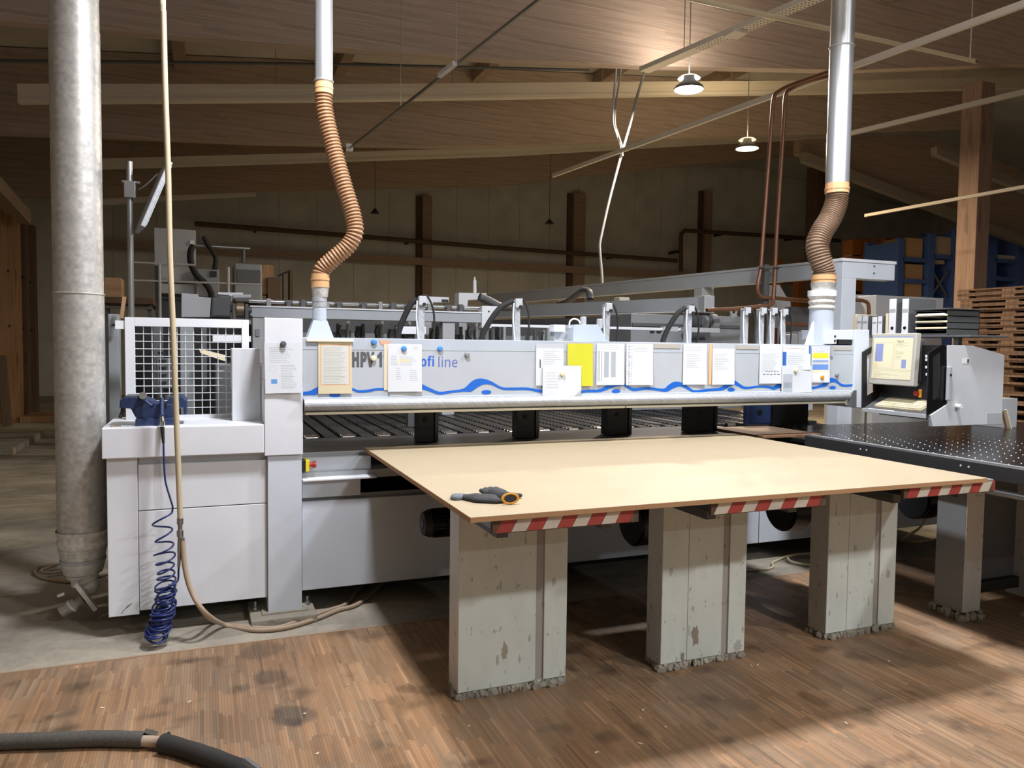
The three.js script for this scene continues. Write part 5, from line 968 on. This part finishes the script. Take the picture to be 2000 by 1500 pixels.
{ const g = thing('drive_cover', 'grey angular drive cover and dark motor above the mesh guard', 'machine part');
  mesh('cover', exXY([[-0.169, 1.812], [0.05, 1.817], [0.06, 1.979], [-0.035, 1.984], [-0.043, 2.005], [-0.167, 2.009]], -7.2, -6.9, 0.004), M.greyMid, g);
  mesh('motor', exXY([[0.055, 1.818], [0.212, 1.822], [0.222, 2.004], [0.132, 2.009], [0.064, 1.981]], -7.3, -6.95, 0.02), M.greyDark, g);
  mesh('support', bx(-0.151, 0.212, 0, 1.823, -7.25, -7.05), M.greyPaint, g);
  mesh('side_plate', bx(0.347, 0.478, 0.9, 1.798, -6.4, -6.2, 0.004), M.greyMid, g);
  mesh('plate_label', bx(0.369, 0.398, 1.66, 1.715, -6.2, -6.19), M.greyPaint, g); }
{ // row of gripper units under the feed rail
  const g = thing('pusher_carriage', 'dark pusher carriage with gripper units below the feed rail', 'machine part');
  mesh('cross_beam', bx(0.4, 4.6, 1.45, 1.62, -8.3, -8.1), M.greyDark, g); mesh('cross_rail', bx(0.4, 4.6, 1.66, 1.72, -8.2, -8.1), M.greyPaint, g);
  mesh('back_plate', bx(0.2, 4.8, 1.72, 1.86, -8.6, -8.5), M.greyDark, g);
  mesh('leg', [bx(0.5, 0.7, 0, 1.45, -8.3, -8.1), bx(4.3, 4.5, 0, 1.45, -8.3, -8.1)], M.greyDark, g);
  let i = 0;
  for (const p of [[1.161, 1.737, -7.4], [1.257, 1.763, -7.4], [1.403, 1.741, -7.4], [1.586, 1.769, -7.4], [1.727, 1.732, -7.4], [1.855, 1.775, -7.4], [2.141, 1.739, -7.4], [2.258, 1.772, -7.4], [2.382, 1.733, -7.4], [2.545, 1.778, -7.4], [2.711, 1.739, -7.4], [2.851, 1.767, -7.4], [3.197, 1.72, -7.4], [3.344, 1.739, -7.4]]) {
    const k = sub('gripper', g), w = rr(0.03, 0.06); i++;
    mesh('jaw', bx(p[0] - w, p[0] + w, 1.5, p[1] + rr(-0.02, 0.04), -7.5, -7.38, 0.006), i % 3 ? M.greyPaint : M.greyDark, k);
    mesh('cylinder', cyl([p[0] + w * 0.3, p[1] - 0.1, -7.36], [p[0] + w * 0.3, p[1] + 0.06, -7.36], 0.018, 0.018, 12), i % 2 ? M.greyDark : M.alu, k);
    mesh('hose', tube([[p[0] - w, p[1] + 0.02, -7.36], [p[0] - w - 0.03, p[1] - 0.05, -7.34], [p[0] - w * 0.2, p[1] - 0.14, -7.36]], 0.006, 12, 6), M.rubber, k);
  }
  mesh('gripper_bar', bx(0.4, 4.6, 1.4, 1.5, -7.5, -7.4), M.greyDark, g);
}
{ const g = thing('white_box', 'white valve box half hidden behind the lift cylinder above the lettering', 'box');
  mesh('case', bx(1.446, 1.659, 1.693, 1.754, -6.15, -6, 0.004), M.white, g); mesh('stand', bx(1.53, 1.58, 0.945, 1.693, -6.13, -6.05), M.greyDark, g); }
{ // C brackets
  const g = thing('c_bracket', 'white C-shaped bracket behind the black arched cable sleeve', 'bracket');
  mesh('arm', exXY([[2.085, 1.969], [2.084, 2.098], [2.344, 2.097], [2.344, 2.044], [2.176, 2.039], [2.165, 1.971]].reverse(), -7.75, -7.6, 0.004), M.white, g);
  mesh('slot', bx(2.265, 2.336, 2.048, 2.074, -7.6, -7.595), M.black, g); mesh('stand', bx(2.098, 2.174, 0.945, 1.977, -7.74, -7.65), M.greyMid, g);
  const h = thing('c_bracket', 'white C-shaped bracket with upright pin left of the long sloping rail', 'bracket');
  mesh('arm', exXY([[2.514, 1.978], [2.513, 2.162], [2.824, 2.167], [2.824, 2.145], [2.749, 2.099], [2.616, 2.089], [2.611, 2.002], [2.767, 2.001], [2.768, 1.985]].reverse(), -7.95, -7.8, 0.004), M.white, h);
  mesh('pin', [cyl([2.708, 2.172, -7.85], [2.706, 2.303, -7.85], 0.018, 0.018, 14), cyl([2.706, 2.303, -7.85], [2.706, 2.341, -7.85], 0.009, 0.007, 10)], M.white, h);
  mesh('stand', bx(2.536, 2.622, 0.945, 1.987, -7.94, -7.85), M.greyMid, h); }
{ // portal with long sloping-looking rail running away from the viewer
  const g = thing('portal_frame', 'grey steel portal with long rail running back behind the saw', 'frame');
  const A = [5.849, 2.5, -5.901], B = [4.714, 2.5, -13.072], h = 0.175, mid = (p, dy) => [p[0], p[1] + dy, p[2]];
  mesh('long_rail', bar(mid(A, -h / 2), mid(B, -h / 2), 0.12, h), M.greyRail, g);
  mesh('rail_lip', bar(mid(A, -0.012), mid(B, -0.012), 0.14, 0.024), M.greyMid, g);
  const x0 = A[0] - 0.08, x1 = 6.453;
  mesh('cross_head', bx(x0, x1, 2.5 - 0.19, 2.49, -5.92, -5.78, 0.004), M.whiteB, g); mesh('head_lip', bx(x0 - 0.01, x1 + 0.01, 2.47, 2.5, -5.93, -5.77, 0.003), M.white, g);
  for (const y of [2.37, 2.44]) mesh('bolt', cyl([x1 - 0.28, y, -5.78], [x1 - 0.28, y, -5.773], 0.009, 0.009, 8), M.greyDark, g);
  mesh('post', bx(A[0] - 0.08, A[0] + 0.1, 0, 2.31, -5.92, -5.78, 0.004), M.whiteB, g);
  mesh('post', bx(B[0] - 0.08, B[0] + 0.08, 0, 2.32, B[2] - 0.08, B[2] + 0.08), M.greyMid, g);
  const m = [4.865, 2.2, -5.631]; mesh('brace', exXY([[6.209, 1.855], [6.42, 1.86], [6.409, 2.16], [6.338, 2.229], [6.235, 2.356], [6.191, 2.354]], -7.32, -7.2), M.greyMid, g);
  for (const a of [[5.662, 2.3, -9.908], [5.544, 2.28, -7.745]]) mesh('hanger', [bx(a[0] - 0.05, a[0] + 0.12, 2.152, 2.325, a[2] - 0.08, a[2] + 0.08, 0.004)], M.greyMid, g);
}
{ const g = thing('slide_rail', 'shorter grey slide rail hanging below the portal rail', 'rail');
  const A = [4.952, 2.15, -6.825], B = [3.761, 2.15, -10.34];
  mesh('rail', bar([A[0], 2.15 - 0.07, A[2]], [B[0], 2.15 - 0.07, B[2]], 0.1, 0.14), M.greyRail, g);
  mesh('lower_lip', bar([A[0], 2.0, A[2]], [B[0], 2.0, B[2]], 0.12, 0.012), M.white, g);
  mesh('end_block', bx(A[0] - 0.07, A[0] + 0.06, 1.98, 2.16, A[2] - 0.06, A[2] + 0.06, 0.006), M.greyMid, g);
  mesh('roller_tube', cyl([A[0] - 0.02, 1.88, A[2]], [B[0], 1.88, B[2]], 0.085, 0.085, 24), M.greyDark, g);
  mesh('end_wheel', [cyl([A[0] + 0.02, 1.88, A[2] + 0.02], [A[0] + 0.1, 1.88, A[2] + 0.02], 0.09, 0.09, 24), cyl([A[0] - 0.06, 1.88, A[2] + 0.02], [A[0] - 0.02, 1.88, A[2] + 0.02], 0.075, 0.075, 24)], M.greyPaint, g);
  mesh('lower_tube', cyl([A[0] - 0.05, 1.74, A[2] + 0.1], [B[0], 1.74, B[2]], 0.05, 0.05, 16), M.greyDark, g);
  mesh('guide_rail', bx(2.354, 4.441, 1.778, 1.801, -6.45, -6.4), M.white, g);
  mesh('guide_bracket', [bx(4.145, 4.315, 1.769, 1.814, -6.44, -6.39), bx(4.347, 4.775, 1.765, 1.81, -6.42, -6.35)], M.greyMid, g); }
{ const g = thing('rear_cabinet', 'plain grey machine cabinet behind the right half of the beam', 'cabinet');
  mesh('body', bx(4.142, 5.583, 0.945, 1.958, -7.6, -7, 0.006), M.greyPaint, g);
  mesh('body_strip', bx(4.148, 5.553, 1.83, 1.863, -7.0, -6.98), M.greyDark, g);
  for (const p of [[4.396, 1.774, -6.98], [4.478, 1.775, -6.98]]) mesh('slot', bx(p[0] - 0.025, p[0] + 0.025, p[1] - 0.008, p[1] + 0.008, -7.0, -6.985), M.black, g);
  const e = [5.521, 2.007, -7.1], ring = new THREE.TorusGeometry(0.035, 0.014, 8, 20).translate(e[0], e[1] + 0.01, e[2]); mesh('lifting_eye', [ring, bx(e[0] - 0.04, e[0] + 0.04, e[1] - 0.05, e[1] - 0.02, e[2] - 0.015, e[2] + 0.015)], M.greyMid, g); }
for (const [pts, txt] of [[[[2.637, 2.107, -7.5], [2.727, 2.078, -7.5], [2.858, 2.019, -7.5], [2.995, 2.016, -7.6], [3.118, 2.046, -7.7]], 'dark cable chain sloping down from the pinned bracket'], [[[4.663, 2.2, -9.86], [4.593, 2.22, -9.423], [4.597, 2.3, -9.126], [4.587, 2.33, -8.96], [4.532, 2.3, -8.711], [4.524, 2.2, -8.652]], 'dark cable chain arching between the two rails']])
  one('cable_chain', tube(pts, 0.045, 30, 6), M.greyDark, txt, 'cable chain');
{ const g = thing('electric_cabinet', 'pale grey electrical cabinet behind the short binders', 'cabinet');
  mesh('body', bx(7.357, 7.705, 0.1, 2.283, -7.6, -7.2, 0.005), M.greyMid, g); mesh('plinth', bx(7.373, 7.688, 0, 0.1, -7.58, -7.22), M.black, g);
  const h = thing('electric_cabinet', 'wide pale grey electrical cabinet behind the tall binders', 'cabinet');
  mesh('body', bx(7.424, 8.532, 0.1, 2.261, -7.3, -6.9, 0.005), M.greyMid, h); mesh('plinth', bx(7.449, 8.496, 0, 0.1, -7.28, -6.92), M.black, h);
  const k = thing('waste_box', 'pale box with leaning wooden slats right of the console', 'box');
  mesh('body', bx(6.476, 6.646, 0.945, 1.203, -4.9, -4.6, 0.004), M.greyMid, k);
  mesh('slat', bar([6.449, 0.942, -4.55], [6.387, 1.103, -4.55], 0.02, 0.012), M.woodRaw, k); mesh('slat', bar([6.5, 0.94, -4.55], [6.425, 1.111, -4.55], 0.02, 0.012), M.cream, k); }
{ const g = thing('small_housing', 'grey ribbed machine housing left of the right suction hood', 'housing');
  mesh('body', bx(5.455, 5.662, 1.0, 1.783, -6.3, -6.0, 0.004), M.greyMid, g); mesh('frame', exXY([[5.153, 1.657], [5.15, 1.745], [5.26, 1.756], [5.264, 1.659]].reverse(), -5.9, -5.8), M.greyMid, g); mesh('foot', bx(5.27, 5.523, 0.945, 1.0, -6.2, -5.9), M.greyDark, g); mesh('panel', bx(5.888, 6.22, 1.2, 2.065, -6.7, -6.6), M.greyDark, g); }
// copper pipes
{
  const g = thing('copper_pipes', 'pair of copper pipes dropping behind the lift cylinders, joined by a clamp', 'pipe');
  const a0 = [5.57, 4.234, -6.6], b0 = [5.723, 4.275, -6.6];
  mesh('pipe', tube([[5.570, 4.253, -5.698], [a0[0] + 0.004, a0[1] + 0.06, -6.3], [a0[0], a0[1] + 0.05, -6.52], a0, [5.547, 3.925, -6.6], [5.49, 2.909, -6.6], [5.465, 2.478, -6.6], [5.432, 2.284, -6.6], [5.442, 2.198, -6.6], [5.504, 2.152, -6.6], [5.639, 2.151, -6.6], [6.198, 2.136, -6.6], [6.747, 2.165, -6.6], [6.922, 2.159, -6.6], [6.985, 2.115, -6.6], [7.001, 1.948, -6.6]], 0.021, 150, 12), M.copper, g);
  mesh('pipe', tube([[5.723, 4.277, -5.853], [b0[0] + 0.004, b0[1] + 0.06, -6.3], [b0[0], b0[1] + 0.05, -6.52], b0, [5.709, 3.943, -6.6], [5.665, 2.921, -6.6], [5.654, 2.488, -6.6], [5.627, 2.187, -6.58], [5.593, 2.093, -6.56], [5.514, 2.064, -6.56], [5.145, 2.021, -6.56], [4.764, 1.994, -6.56]], 0.021, 130, 12), M.copper, g);
  mesh('lower_pipe', cyl([5.638, 1.874, -6.4], [6.021, 1.861, -6.4], 0.021, 0.021, 12), M.copper, g);
  mesh('clamp', bar([5.379, 2.465, -6.56], [5.661, 2.479, -6.56], 0.02, 0.014), M.steel, g);
  mesh('holder', bx(5.533, 5.594, 2.052, 2.506, -6.68, -6.62), M.greyDark, g);
}
// slack cables and the slanting supply cable
one('supply_cable', tube([[6.453, 5.97, -10.6], [6.247, 5.497, -10.5], [6.101, 5.04, -10.45], [5.93, 4.546, -10.4], [5.733, 3.836, -10.4], [5.595, 3.242, -10.4], [5.581, 3.095, -10.4], [5.624, 2.711, -10.4], [5.647, 2.402, -10.4]], 0.022, 60, 8), M.greyPaint, 'grey supply cable slanting down from the roof to the portal rail', 'cable');
one('slack_cable', tube([[5.868, 5.946, -10.5], [5.855, 5.715, -10.5], [5.828, 5.328, -10.5], [5.834, 5.021, -10.5], [5.863, 4.843, -10.45], [5.921, 4.665, -10.42], [5.92, 4.502, -10.38]], 0.017, 40, 7), M.greyMid, 'left slack grey cable joining the slanting supply cable', 'cable');
one('slack_cable', tube([[5.957, 5.959, -10.5], [5.927, 5.686, -10.5], [5.872, 5.334, -10.5], [5.85, 5.018, -10.48], [5.884, 4.843, -10.44], [5.905, 4.65, -10.36], [5.92, 4.496, -10.35]], 0.014, 40, 7), M.greyPaint, 'right slack grey cable joining the slanting supply cable', 'cable');

// ---------- far left: machining centre on its platform ----------
{
  const z = -12.5, g = thing('machine_cabinet', 'tall pale cabinet of a dim machine in the left background', 'cabinet');
  mesh('body', bx(-0.664, -0.101, 2.714, 3.27, -13, -12.5, 0.01), M.greyMid, g);
  mesh('drawer', bx(-0.574, -0.11, 2.495, 2.705, -13, -12.4, 0.01), M.greyMid, g); mesh('drawer', bx(-0.576, -0.112, 2.308, 2.45, -13, -12.4, 0.01), M.greyMid, g);
  mesh('stand', [bx(-0.662, -0.6, 0, 2.711, -12.9, -12.6), bx(-0.588, -0.116, 0, 2.311, -12.9, -12.6)], M.greyDark, g);
  mesh('socket', bx(-0.177, -0.121, 3.043, 3.111, -12.5, -12.47), M.plasticWhite, g);
  const h = thing('machine_control', 'dim grey control box with dark display in the left background', 'control');
  mesh('body', bx(-0.096, 0.222, 2.272, 2.679, -12.7, -12.3, 0.01), M.greyPaint, h); mesh('display', bx(0.094, 0.187, 2.57, 2.653, -12.3, -12.28), M.black, h); mesh('stand', bx(-0.05, 0.163, 0, 2.277, -12.6, -12.4), M.greyDark, h);
  const k = thing('machine_hood', 'dim grey machine hood with window left of the timber crate', 'machine');
  mesh('body', bx(0.433, 0.839, 2.219, 2.8, -13.1, -12.4, 0.03), M.greyPaint, k); mesh('window', bx(0.469, 0.816, 2.505, 2.706, -12.42, -12.38, 0.01), M.greyDark, k); mesh('pipe', cyl([0.575, 2.825, -12.6], [0.577, 3.028, -12.6], 0.03, 0.03, 10), M.greyDark, k); mesh('stand', bx(0.459, 0.835, 0, 2.229, -13, -12.6), M.black, k);
  one('black_hose', tube([[-0.132, 2.996, -12.2], [-0.167, 2.907, -12.15], [-0.161, 2.734, -12.1], [-0.087, 2.568, -12.1], [0.036, 2.447, -12.1], [0.105, 2.323, -12.1], [0.118, 2.19, -12.1], [0.122, 1.817, -12.1], [0.121, 0.689, -12.1], [0.134, 0.05, -12.1]], 0.045, 50, 10), M.rubber, 'thick black hose curving down beside the pale machine cabinet', 'hose');
  one('black_hose', tube([[0.015, 3.183, -12.5], [0.064, 3.065, -12.5], [0.128, 2.977, -12.5], [0.177, 2.864, -12.5], [0.169, 2.764, -12.5], [0.154, 2.687, -12.5]], 0.035, 30, 8), M.rubber, 'dim black hose hanging over the machine control', 'hose');
  one('bright_bar', cyl([-0.094, 3.051, -12.6], [0.674, 3.049, -12.6], 0.03, 0.03, 10), M.steel, 'horizontal shiny bar right of the pale machine cabinet', 'bar');
  const r = thing('platform_railing', 'pale railing along the platform in the left background', 'railing');
  for (const [a, b] of [[[-0.865, 2.425, -11.6], [0.785, 2.436, -11.6]], [[-0.863, 2.666, -11.6], [-0.095, 2.669, -11.6]]]) mesh('rail', cyl(a, b, 0.014, 0.014, 8), M.greyMid, r);
  for (const p of [[0.329, 2.281, -11.6], [-0.552, 2.25, -11.6]]) mesh('baluster', cyl([p[0], 0, p[2]], [p[0], 2.662, p[2]], 0.02, 0.02, 8), M.greyMid, r);
  const pl = thing('platform', 'long pale platform edge in the left background', 'platform');
  mesh('deck', bx(-1.264, -0.637, 2.107, 2.189, -13.5, -11.5), M.woodDark, pl); mesh('leg', [bx(-1.214, -1.178, 0, 2.107, -11.8, -11.6), bx(-0.706, -0.661, 0, 2.107, -11.8, -11.6)], M.greyDark, pl);
  mesh('lower_rail', bx(-1.265, -0.638, 2.038, 2.066, -11.6, -11.5), M.greyDark, pl);
  one('cardboard_box', bx(-1.255, -1.048, 2.203, 2.47, -12.3, -11.9, 0.004), M.card, 'brown cardboard box on the platform right of the big duct', 'box');
  const cr = thing('timber_crate', 'orange-brown timber crate right of the dim machine hood', 'crate');
  mesh('panel', bx(0.859, 1.045, 2.369, 2.829, -13.2, -12.8), M.woodRaw, cr); mesh('slatted_part', bx(0.943, 1.137, 2.247, 2.633, -13.1, -12.7), M.woodDark, cr); mesh('base', bx(0.856, 1.302, 0, 2.26, -13.2, -12.8), M.woodDark, cr);
  const la = thing('lamp_arm', 'thin dark folding arm above the timber crate', 'arm'); mesh('pole', cyl([1.175, 2.251, -12.7], [1.176, 2.695, -12.7], 0.014, 0.014, 8), M.black, la); mesh('arm', cyl([1.091, 2.651, -12.7], [1.286, 2.749, -12.7], 0.014, 0.014, 8), M.black, la);
  one('wall_cabinet', bx(1.358, 1.408, 0, 2.829, -13.8, -13.5), M.woodDark, 'slim dark upright beside the crate', 'post');
}
// timber boards and planks along the left wall
for (const [x0, x1, y1, zz, mat, txt] of [[-4.005, -3.465, 4.187, -17, M.woodRaw, 'broad timber panel at the left edge of the picture'], [-3.518, -3.3, 4.188, -17.3, M.woodRaw, 'tall timber panel with bolt heads beside the left edge'], [-3.416, -3.293, 4.083, -18, M.woodDark, 'narrow dark timber panel left of the big duct'], [-3.457, -3.327, 4.019, -19, M.woodDark, 'narrowest dim timber panel left of the big duct']]) {
  const g = thing('plywood_stack', txt, 'panel'); mesh('board', bx(x0, x1, 0, y1, zz - 0.3, zz), mat, g); for (const k of [0.3, 0.55]) mesh('bolt', cyl([x0 + 0.05, y1 * k + 0.6, zz], [x0 + 0.05, y1 * k + 0.6, zz + 0.04], 0.03, 0.03, 8), M.black, g);
}
one('timber_beam', bar([-3.141, 4.191, -14], [-3.114, 3.903, -17], 0.2, 0.25), M.glulamDark, 'dim timber beam sloping down above the left timber panels', 'beam');
for (const [a, b, w, m, txt] of [[[-3.478, 1.301, -16.7], [-3.357, 0.02, -16.465], 0.16, M.woodDark, 'dark plank leaning at the left edge'], [[-3.729, 1.34, -18.6], [-3.472, 0.02, -17.896], 0.16, M.woodDark, 'dark plank leaning second from the left edge'], [[-4.109, 2.148, -21.3], [-3.759, 0.02, -20.774], 0.1, M.woodRaw, 'long pale plank leaning against the left timber'], [[-4.122, 1.148, -21.6], [-3.922, 0.02, -21.269], 0.06, M.woodRaw, 'thin pale batten leaning beside the long plank']])
  one('leaning_plank', bar(a, b, w, 0.03), m, txt, 'plank');
one('low_platform', bx(-6.5, -2.465, 0, 0.1, -14.6, -12.4, 0.01), M.concPad, 'low pale platform on the floor left of the big duct', 'platform');
one('floor_pallet', bx(-3.3, -2.2, 0, 0.12, -18.2, -17.2, 0.01), M.woodRaw, 'small pale pallet on the floor behind the leaning planks', 'pallet');

// ---------- racks at the right ----------
{
  const uprights = [[1752, 1779, 464], [1812, 1838, 455], [1861, 1870, 446], [1919, 1945, 441], [1986, 2010, 436]];
  const g = thing('pallet_rack', 'blue pallet rack loaded with boxes and boards in the right background', 'rack');
  for (const [x0, x1, y1] of [[17.967, 18.198, 4.719], [19.144, 19.385, 4.921], [20.12, 20.37, 5.117], [21.388, 21.932, 5.274], [22.845, 23.346, 5.448]]) {
    mesh('upright', bx(x0, x1, 0, y1, -16.1, -16, 0.006), M.blueRack, g); mesh('upright', bx(x0, x1, 0, y1, -17.2, -17.1, 0.006), M.blueRack, g);
    mesh('frame_panel', bx(x0, x0 + 0.03, 0.4, y1 - 0.1, -17.1, -16.1), M.blueRack, g);
  }
  for (const [a, b, y] of [[18.158, 19.1, 4.209], [18.187, 19.132, 3.608], [19.334, 20.088, 4.349], [21.874, 22.784, 4.367], [21.917, 22.83, 3.836]]) { mesh('shelf_beam', bx(a, b, y - 0.12, y, -16.08, -16.0, 0.004), M.blueRack, g); mesh('shelf', bx(a, b, y - 0.03, y, -17.1, -16.08), M.woodDark, g); }
  for (const [a, b] of [[[19.217, 3.98, -16.02], [19.913, 3.176, -16.02]], [[19.327, 3.157, -16.04], [19.997, 3.946, -16.04]]]) mesh('cross_brace', bar(a, b, 0.03, 0.06), M.steel, g);
  const put = (n, x0, x1, y0, y1, m, l, c) => one(n, bx(x0, x1, y0, y1, -16.9, -16.1, 0.006), m, l, c);
  put('cardboard_box', 18.37, 19, 4.209, 4.766, M.card, 'brown box on the top shelf of the left rack bay', 'box');
  put('cardboard_box', 19.442, 20.116, 4.349, 4.877, M.cardPale, 'pinkish box on the top shelf of the second rack bay', 'box');
  put('board_pack', 18.368, 19.039, 3.608, 4.033, M.card, 'pack of boards on the middle shelf of the left rack bay', 'boards');
  put('cardboard_box', 18.358, 19.03, 2.819, 3.497, M.card, 'brown box low in the left rack bay', 'box');
  one('rack_pallet', bx(18.358, 19.03, 0, 2.819, -16.9, -16.1), M.woodDark, 'dim timber stack under the low box of the left rack bay', 'timber');
  put('board_pack', 19.222, 19.889, 4.103 - 0.01, 4.205, M.cardPale, 'thin pale boards on the second rack bay', 'boards');
  put('board_pack', 22.084, 22.889, 4.367, 4.46 + 0.03, M.trunk, 'pale bars on the rack right of the timber column', 'boards');
}
{ const g = thing('cantilever_rack', 'dim orange-brown storage rack left of the blue rack', 'rack');
  for (const [x0, x1, y1] of [[18.335, 18.704, 4.938], [18.787, 19.098, 5.01], [19.666, 19.965, 5.068]]) mesh('upright', bx(x0, x1, 0, y1, -18.4, -18), M.orangeRack, g);
  mesh('shelf', bx(18.321, 19.949, 4.477 - 0.03, 4.477, -18.3, -18), M.cardPale, g); mesh('shelf', bx(18.37, 20.005, 3.382 - 0.08, 3.382, -18.3, -18), M.orangeRack, g);
  for (const [a, b] of [[18.098, 18.316], [19.044, 19.38]]) mesh('far_upright', bx(a, b, 0, 4.639, -21.3, -21), M.orangeRack, g); }
// stacked pallets at the right edge
{
  const z0 = -6.28, z1 = -5.08, X = 8;
  const make = (h, mat, mat2) => {
    const g = new THREE.Group(), t = Math.min(0.022, h * 0.3), bh = h - 2 * t - 0.002;
    for (let i = 0; i < 5; i++) mesh('deck_board', bx(i * 0.17, i * 0.17 + 0.12, h - t, h - 0.001, 0, 1.2), i % 2 ? mat : mat2, g);
    for (let i = 0; i < 3; i++) { mesh('bottom_board', bx(i * 0.34, i * 0.34 + 0.12, 0, t, 0, 1.2), mat2, g); for (let k = 0; k < 3; k++) mesh('block', bx(i * 0.34, i * 0.34 + 0.12, t, t + bh, k * 0.53, k * 0.53 + 0.14), mat, g); }
    return g;
  };
  const kinds = { a: make(0.144, M.pallet, M.palletB), b: make(0.1, M.palletB, M.pallet), c: make(0.077, M.pallet, M.palletB), d: make(0.06, M.pallet, M.palletB) };
  const H = { a: 0.144, b: 0.1, c: 0.077, d: 0.06 }; let y = 0; const order = 'aaaaaabbbbbccccccdddddddd'.split('');
  order.forEach((k, i) => {
    const p = kinds[k].clone(); p.name = numbered('wooden_pallet'); p.position.set(X + rr(-0.03, 0.03), y, z0 + rr(-0.03, 0.03)); p.rotation.y = rr(-0.012, 0.012); scene.add(p);
    const n = order.length - i; tag(p, n === 1 ? 'topmost wooden pallet of the stack at the right edge' : i < 6 ? 'thick wooden pallet low in the stack, number ' + (i + 1) + ' from the floor' : 'thin wooden pallet in the stack, number ' + n + ' from its top', 'pallet', 'pallets stacked at the right edge');
    y += H[k];
  });
}

renderer.render(scene, camera);
